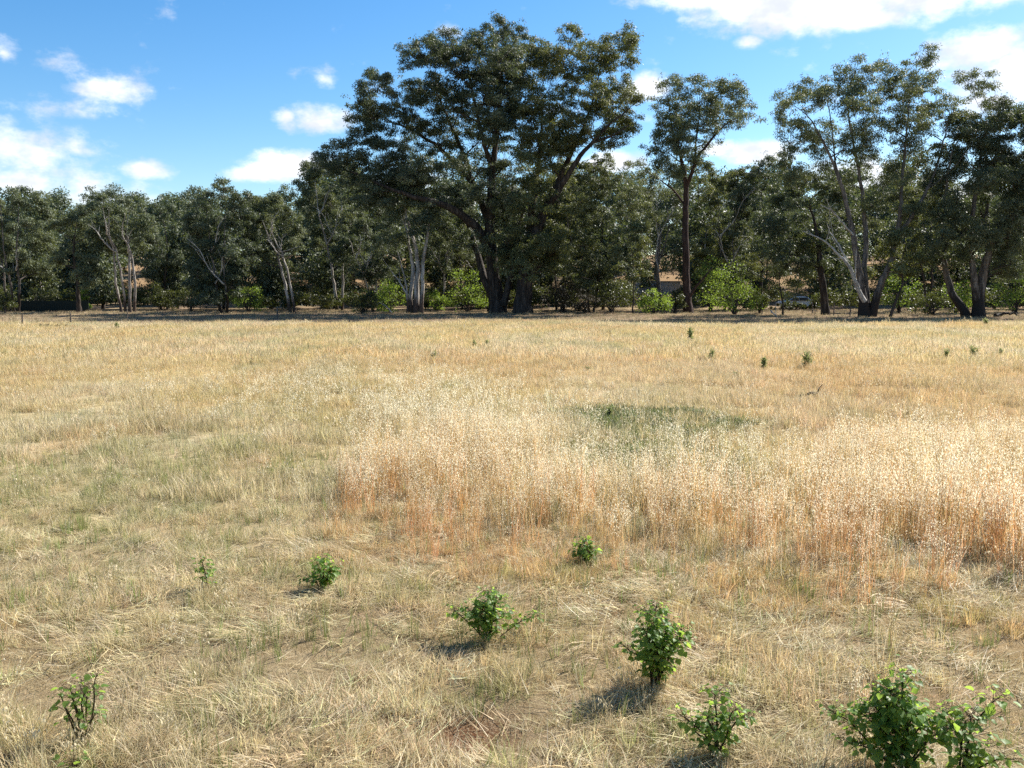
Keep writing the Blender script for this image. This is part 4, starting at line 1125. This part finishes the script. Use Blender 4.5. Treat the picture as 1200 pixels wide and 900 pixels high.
def scatter(name, label, tufts, m, pos, idx, scl, tint, tilt, seed, rz):
    """ONE stuff object: tufts of growth set out over the ground"""
    rng = np.random.default_rng(seed)
    col = bpy.data.collections.new(name + '_tufts')
    for k, b in enumerate(tufts):
        col.objects.link(bpy.data.objects.new('%s_tuft.%03d' % (name, k), b.mesh(name + '_tuft', m)))
    n = len(pos)
    me = bpy.data.meshes.new(name)
    me.vertices.add(n); me.vertices.foreach_set('co', np.ascontiguousarray(pos, dtype=np.float32).ravel())
    rot = np.stack((rng.normal(size=n) * tilt, rng.normal(size=n) * tilt, rz), -1)
    for nm_, ty, dat, key in (('rot', 'FLOAT_VECTOR', rot, 'vector'), ('tint', 'FLOAT_VECTOR', tint, 'vector'), ('scl', 'FLOAT', scl, 'value'), ('idx', 'INT', idx, 'value')):
        a = me.attributes.new(nm_, ty, 'POINT')
        a.data.foreach_set(key, np.ascontiguousarray(dat, dtype=np.int32 if ty == 'INT' else np.float32).ravel())
    me.materials.append(m)
    o = tag(link(name, me), label, name.replace('_', ' '), None, 'stuff')
    g = bpy.data.node_groups.new(name + '_scatter', 'GeometryNodeTree')
    g.interface.new_socket('Geometry', in_out='INPUT', socket_type='NodeSocketGeometry')
    g.interface.new_socket('Geometry', in_out='OUTPUT', socket_type='NodeSocketGeometry')
    gi, go = g.nodes.new('NodeGroupInput'), g.nodes.new('NodeGroupOutput')
    ip, ci = g.nodes.new('GeometryNodeInstanceOnPoints'), g.nodes.new('GeometryNodeCollectionInfo')
    ci.inputs['Collection'].default_value = col
    ci.inputs['Separate Children'].default_value = True
    ci.inputs['Reset Children'].default_value = True
    def na(nm_, ty):
        x_ = g.nodes.new('GeometryNodeInputNamedAttribute'); x_.data_type = ty; x_.inputs[0].default_value = nm_
        return [s_ for s_ in x_.outputs if s_.enabled and s_.name == 'Attribute'][0]
    er = g.nodes.new('FunctionNodeEulerToRotation')
    L = g.links.new
    L(gi.outputs[0], ip.inputs['Points']); L(ci.outputs[0], ip.inputs['Instance'])
    ip.inputs['Pick Instance'].default_value = True
    L(na('idx', 'INT'), ip.inputs['Instance Index'])
    L(na('rot', 'FLOAT_VECTOR'), er.inputs[0]); L(er.outputs[0], ip.inputs['Rotation'])
    L(na('scl', 'FLOAT'), ip.inputs['Scale'])
    L(ip.outputs[0], go.inputs[0])
    md = o.modifiers.new('scatter', 'NODES'); md.node_group = g
    return o

def spread(rng, y0, y1, density, margin=1.2):
    """random points of the field between two distances, denser nearer"""
    area = .6 * (y1 * y1 - y0 * y0) + 2 * margin * (y1 - y0)
    n = int(area * density)
    y = np.sqrt(rng.random(n) * (y1 * y1 - y0 * y0) + y0 * y0)
    x = rng.uniform(-1, 1, n) * (y * .6 + margin)
    return x, y

OATS = [gnd(*p) for p in ((362, 622), (380, 590), (425, 560), (470, 525), (560, 512), (640, 522), (675, 556), (715, 582), (800, 586), (870, 570), (930, 550), (1000, 536), (1110, 528), (1520, 512), (1560, 740), (1110, 712), (985, 706), (850, 686), (700, 672), (560, 664), (430, 652))]
def oat_zone(x, y):
    jx = x + .9 * (fbm(x * 1.3, y * 1.3, 70) - .5); jy = y + 1.1 * (fbm(x * 1.3 + 9, y * 1.3, 71) - .5)
    return in_poly(jx, jy, OATS)

def mat_of_straw(rng):
    b = Blades()
    for k in range(20):
        a = rng.uniform(0, 6.283); rr = .11 * math.sqrt(rng.random())
        blade(b, rng, (math.cos(a) * rr - .06, math.sin(a) * rr, rng.uniform(0, .035)), .20 * rng.uniform(.4, 1), rng.uniform(1.15, 1.58), rng.normal() * .55, .0042 * rng.uniform(.7, 1.3), rng.uniform(-.1, .35))
    return b
rg = np.random.default_rng(7)
tufts = []
for k in range(6): tufts.append(tuft(rg, 24, .055, .15, .0040, .35, .7))                    # 0-5 short upright
for k in range(4): tufts.append(tuft(rg, 20, .07, .16, .0042, 1.0, .6))                     # 6-9 leaning, broken
for k in range(5): tufts.append(mat_of_straw(rg))   # 10-14 lying straw
for k in range(4): tufts.append(tuft(rg, 16, .05, .20, .0040, .28, .7, 2, .022))            # 15-18 with a few seed heads
for k in range(4): tufts.append(tuft(rg, 30, .14, .22, .0075, .42, .7))                     # 19-22 middle distance
for k in range(3): tufts.append(tuft(rg, 22, .14, .26, .0065, .4, .6, 4, .03))              # 23-25 middle distance with heads
for k in range(4): tufts.append(tuft(rg, 34, .34, .26, .020, .45, .7, segs=3))              # 26-29 far
for k in range(3): tufts.append(tuft(rg, 26, .34, .30, .016, .4, .6, 6, .05, segs=3))       # 30-32 far with heads

for k in range(4): tufts.append(tuft(rg, 80, .085, .27, .0045, .55, 1.5, segs=5))             # 33-36 tussocks drooping all round
PX, PY, ID, SCL, TI = [], [], [], [], []
RZ = []
def put(x, y, idx, s, tint, rz=None):
    RZ.append(rg.random(len(x)) * 6.283 if rz is None else rz)
    PX.append(x); PY.append(y); ID.append(idx); SCL.append(s); TI.append(tint)
def flow(x, y):
    return fbm(x * 1.1, y * 1.1, 120) * 12 + rg.normal(size=len(x)) * .45
def vary(t, rng, a=.16):
    return np.clip(t * (1 + rng.normal(size=(len(t), 1)) * a) * (1 + rng.normal(size=(len(t), 3)) * .04), .02, .8)
bare_f = lambda x, y: np.exp(-(((x + .22) / .24) ** 2 + ((y - 4.25) / .18) ** 2))
# near sward
x, y = spread(rg, 2.6, 10.0, 360, 3.2)
cl = fbm(x * 2.7, y * 2.7, 80); keep = (rg.random(len(x)) < .42 + .85 * sstep(.36, .60, cl)) & (bare_f(x, y) < .4)
x, y, cl = x[keep], y[keep], cl[keep]
gr = sstep(.56, .74, fbm(x * 2.4 + 5, y * 2.4, 88))
t_ = field_tint(x, y); t_ = t_ * (1 - .55 * gr[:, None]) + np.array((.22, .27, .08)) * .55 * gr[:, None]
kind = rg.random(len(x))
ix = np.where(kind < .46, rg.integers(0, 6, len(x)), np.where(kind < .97, rg.integers(6, 10, len(x)), rg.integers(15, 19, len(x))))
put(x, y, ix, (.30 + .70 * rg.random(len(x))) * (.42 + .75 * sstep(.40, .68, cl)), vary(t_ * 1.06, rg, .2))
# tussocks
x, y = spread(rg, 2.6, 14, 13, 3.2)
k_ = (rg.random(len(x)) < .15 + sstep(.42, .62, fbm(x * 1.2 + 4, y * 1.2, 130))) & (bare_f(x, y) < .3) & ~in_poly(x, y, OATS)
x, y = x[k_], y[k_]
gm = (sstep(.40, .65, fbm(x * 1.4 + 5, y * 1.4, 88)) * rg.random(len(x)))[:, None]
put(x, y, rg.integers(33, 37, len(x)), .38 + .5 * rg.random(len(x)), vary(field_tint(x, y) * .9 * (1 - gm) + np.array((.30, .30, .11)) * gm, rg, .15))
# grass grown up round the feet of the saplings
for (px, py, nn, rr_, hs) in ((98, 872, 60, .24, .95), (242, 697, 14, .16, .7), (768, 812, 14, .18, .6), (572, 756, 12, .16, .55), (1058, 914, 14, .22, .6), (838, 893, 12, .16, .55)):
    cx_, cy_ = gnd(px, py)
    x = cx_ + rg.normal(size=nn) * rr_; y = cy_ + rg.normal(size=nn) * rr_ * .7 - .04
    put(x, y, np.where(rg.random(nn) < .6, rg.integers(33, 37, nn), rg.integers(15, 19, nn)), hs * (.45 + .6 * rg.random(nn)), vary(field_tint(x, y) * .95, rg, .18))
# straw lying on the ground
x, y = spread(rg, 2.6, 10.5, 200, 3.2)
lf_ = fbm(x * 1.6, y * 1.6, 95); k_ = (rg.random(len(x)) < .22 + 1.0 * sstep(.38, .58, lf_)) & (bare_f(x, y) < .6)
x, y = x[k_], y[k_]
put(x, y, rg.integers(10, 15, len(x)), .5 + .7 * rg.random(len(x)), vary(np.broadcast_to(np.array((.64, .52, .30)), (len(x), 3)), rg, .28), flow(x, y))
# middle distance
x, y = spread(rg, 9.0, 27, 85, 3.5)
cl = fbm(x * 1.3, y * 1.3, 82); k_ = (rg.random(len(x)) < .45 + .7 * sstep(.35, .6, cl)) & (rg.random(len(x)) > .85 * ell(x, y, 768, 505, 105, 28))
x, y, cl = x[k_], y[k_], cl[k_]
ix = np.where(rg.random(len(x)) < .975, rg.integers(19, 23, len(x)), rg.integers(23, 26, len(x)))
put(x, y, ix, (.5 + .7 * rg.random(len(x))) * (.7 + .5 * sstep(.4, .7, cl)), vary(field_tint(x, y), rg, .10))
# far field
x, y = spread(rg, 26, 72, 18, 5)
k_ = (rg.random(len(x)) < .3 + sstep(.3, .55, fbm(x * .5, y * .5, 84))) & (y < 57 + 15 * (fbm(x * .08, y * .05, 77) - .5) + 3 * rg.normal(size=len(x)))
x, y = x[k_], y[k_]
ix = np.where(rg.random(len(x)) < .985, rg.integers(26, 30, len(x)), rg.integers(30, 33, len(x)))
put(x, y, ix, .5 + .7 * rg.random(len(x)), vary(field_tint(x, y), rg, .07))
# thin dry growth on the litter under the trees
x, y = spread(rg, 58, 100, 1.8, 6)
put(x, y, rg.integers(26, 30, len(x)), .4 + .6 * rg.random(len(x)), vary(np.broadcast_to(np.array((.30, .23, .14)), (len(x), 3)), rg, .2))
X, Y_ = np.concatenate(PX), np.concatenate(PY)
scatter('dry_grass', 'short dry straw coloured grass covering the whole field', tufts, GRASS, np.stack((X, Y_, terrain(X, Y_)), -1), np.concatenate(ID), np.concatenate(SCL), np.concatenate(TI), .12, 1, np.concatenate(RZ))

# tall wild oats
ot = []
for k in range(6):
    b = Blades()
    for q in range(9): oat(b, rg, .10, rg.uniform(.40, .80), .0044, int(rg.integers(1, 5) if k < 3 else rg.integers(8, 17)), .0165)
    for q in range(5): blade(b, rg, (rg.normal() * .04, rg.normal() * .04, 0), rg.uniform(.15, .38), abs(rg.normal()) * .25, rg.uniform(0, 6.28), .005, rg.uniform(.2, 1.0))
    ot.append(b)
for k in range(4):
    b = Blades()
    for q in range(6): oat(b, rg, .14, rg.uniform(.35, .62), .0055, 8, .022)
    for q in range(4): blade(b, rg, (rg.normal() * .06, rg.normal() * .06, 0), rg.uniform(.15, .30), abs(rg.normal()) * .25, rg.uniform(0, 6.28), .007, rg.uniform(.2, 1.0))
    ot.append(b)
PX, PY, ID, SCL, TI = [], [], [], [], []; RZ.clear()
x, y = spread(rg, 5.6, 15, 66, 4)
k_ = oat_zone(x, y) & (rg.random(len(x)) < .35 + .9 * sstep(.32, .58, fbm(x * 1.1, y * 1.1, 72)))
x, y = x[k_], y[k_]
rd = fbm(x * .9, y * 1.4, 73)[:, None]
red = np.array((.69, .39, .18)); gold = np.array((.70, .51, .235))
yf = 7.15 - .38 * x; back = y - yf
f_ = sstep(.22, .50, rd) * (1 - .8 * sstep(.6, 3.0, back))[:, None]
thin = rg.random(len(x)) < np.where((x > .9) & (y > 9.3), .6, 1.0) * (.32 + .62 * sstep(-.8, 1.6, back))
x, y, back, f_ = x[thin], y[thin], back[thin], f_[thin]
put(x, y, np.where(rg.random(len(x)) < .25 + .65 * sstep(.2, 2.0, back), rg.integers(3, 6, len(x)), rg.integers(0, 3, len(x))), (.65 + .4 * rg.random(len(x))) * (.42 + .48 * sstep(-.8, 2.0, back)) * (.55 + .85 * fbm(x * 3.2, y * 2.2, 74, 2)), vary(red * f_ + gold * (1 - f_), rg, .12))
# thin oats over the green patch
x, y = spread(rg, 8, 14, 9, 1)
k_ = rg.random(len(x)) < 1.2 * ell(x, y, 780, 565, 130, 40)
x, y = x[k_], y[k_]
put(x, y, rg.integers(3, 6, len(x)), .55 + .45 * rg.random(len(x)), vary(np.broadcast_to(np.array((.56, .47, .24)), (len(x), 3)), rg, .12))
# stray oats in the short grass, and the paler drifts farther out
x, y = spread(rg, 4.2, 14, .8, 1)
put(x, y, rg.integers(0, 6, len(x)), .40 + .35 * rg.random(len(x)), vary(field_tint(x, y), rg))
x, y = spread(rg, 12.5, 34, 13, 2)
dr = np.clip(1.1 * ell(x, y, 560, 492, 150, 24) + .8 * ell(x, y, 420, 470, 160, 20), 0, 1)
k_ = (rg.random(len(x)) < dr * (.3 + sstep(.35, .6, fbm(x * .6, y * .4, 75)))) & (rg.random(len(x)) > 1.3 * ell(x, y, 765, 500, 100, 26))
x, y = x[k_], y[k_]
put(x, y, rg.integers(6, 10, len(x)), .6 + .5 * rg.random(len(x)), vary(field_tint(x, y) * .6 + PALE * .4, rg))
X, Y_ = np.concatenate(PX), np.concatenate(PY)
scatter('wild_oats', 'tall ripe wild oats with reddish stalks and pale nodding husks', ot, OAT, np.stack((X, Y_, terrain(X, Y_)), -1), np.concatenate(ID), np.concatenate(SCL), np.concatenate(TI), .07, 2, np.concatenate(RZ))

# the low green patch behind the oats and green shoots through the sward
cv = []
for k in range(4):
    b = Blades()
    for q in range(34): blade(b, rg, (rg.normal() * .09, rg.normal() * .09, 0), rg.uniform(.04, .11), abs(rg.normal()) * .7, rg.uniform(0, 6.28), .014, rg.uniform(.3, 1.2), 3)
    cv.append(b)
for k in range(3):
    b = tuft(rg, 10, .035, .20, .0045, .2, .5); cv.append(b)
PX, PY, ID, SCL, TI = [], [], [], [], []; RZ.clear()
x, y = spread(rg, 8.5, 20, 85, 1)
e_ = np.maximum(1.25 * ell(x, y, 758, 497, 110, 20), .95 * ell(x, y, 765, 545, 115, 46)); k_ = rg.random(len(x)) < 1.0 * sstep(.24, .62, e_ + .7 * (fbm(x * 1.3, y * 1.3, 97) - .5))
x, y = x[k_], y[k_]
put(x, y, rg.integers(0, 4, len(x)), .7 + .6 * rg.random(len(x)), vary(np.broadcast_to(np.array((.215, .235, .085)), (len(x), 3)), rg, .3))
x, y = spread(rg, 2.6, 12, 60, 1)
k_ = rg.random(len(x)) < .22 + sstep(.5, .7, fbm(x * 1.5 + 20, y * 1.5, 98))
x, y = x[k_], y[k_]
put(x, y, rg.integers(4, 7, len(x)), .5 + .6 * rg.random(len(x)), vary(np.broadcast_to(np.array((.22, .27, .075)), (len(x), 3)), rg, .2))
X, Y_ = np.concatenate(PX), np.concatenate(PY)
scatter('green_ground_cover', 'low green growth, thickest in a dark patch behind the tall oats', cv, COVER, np.stack((X, Y_, terrain(X, Y_)), -1), np.concatenate(ID), np.concatenate(SCL), np.concatenate(TI), .1, 3, np.concatenate(RZ))
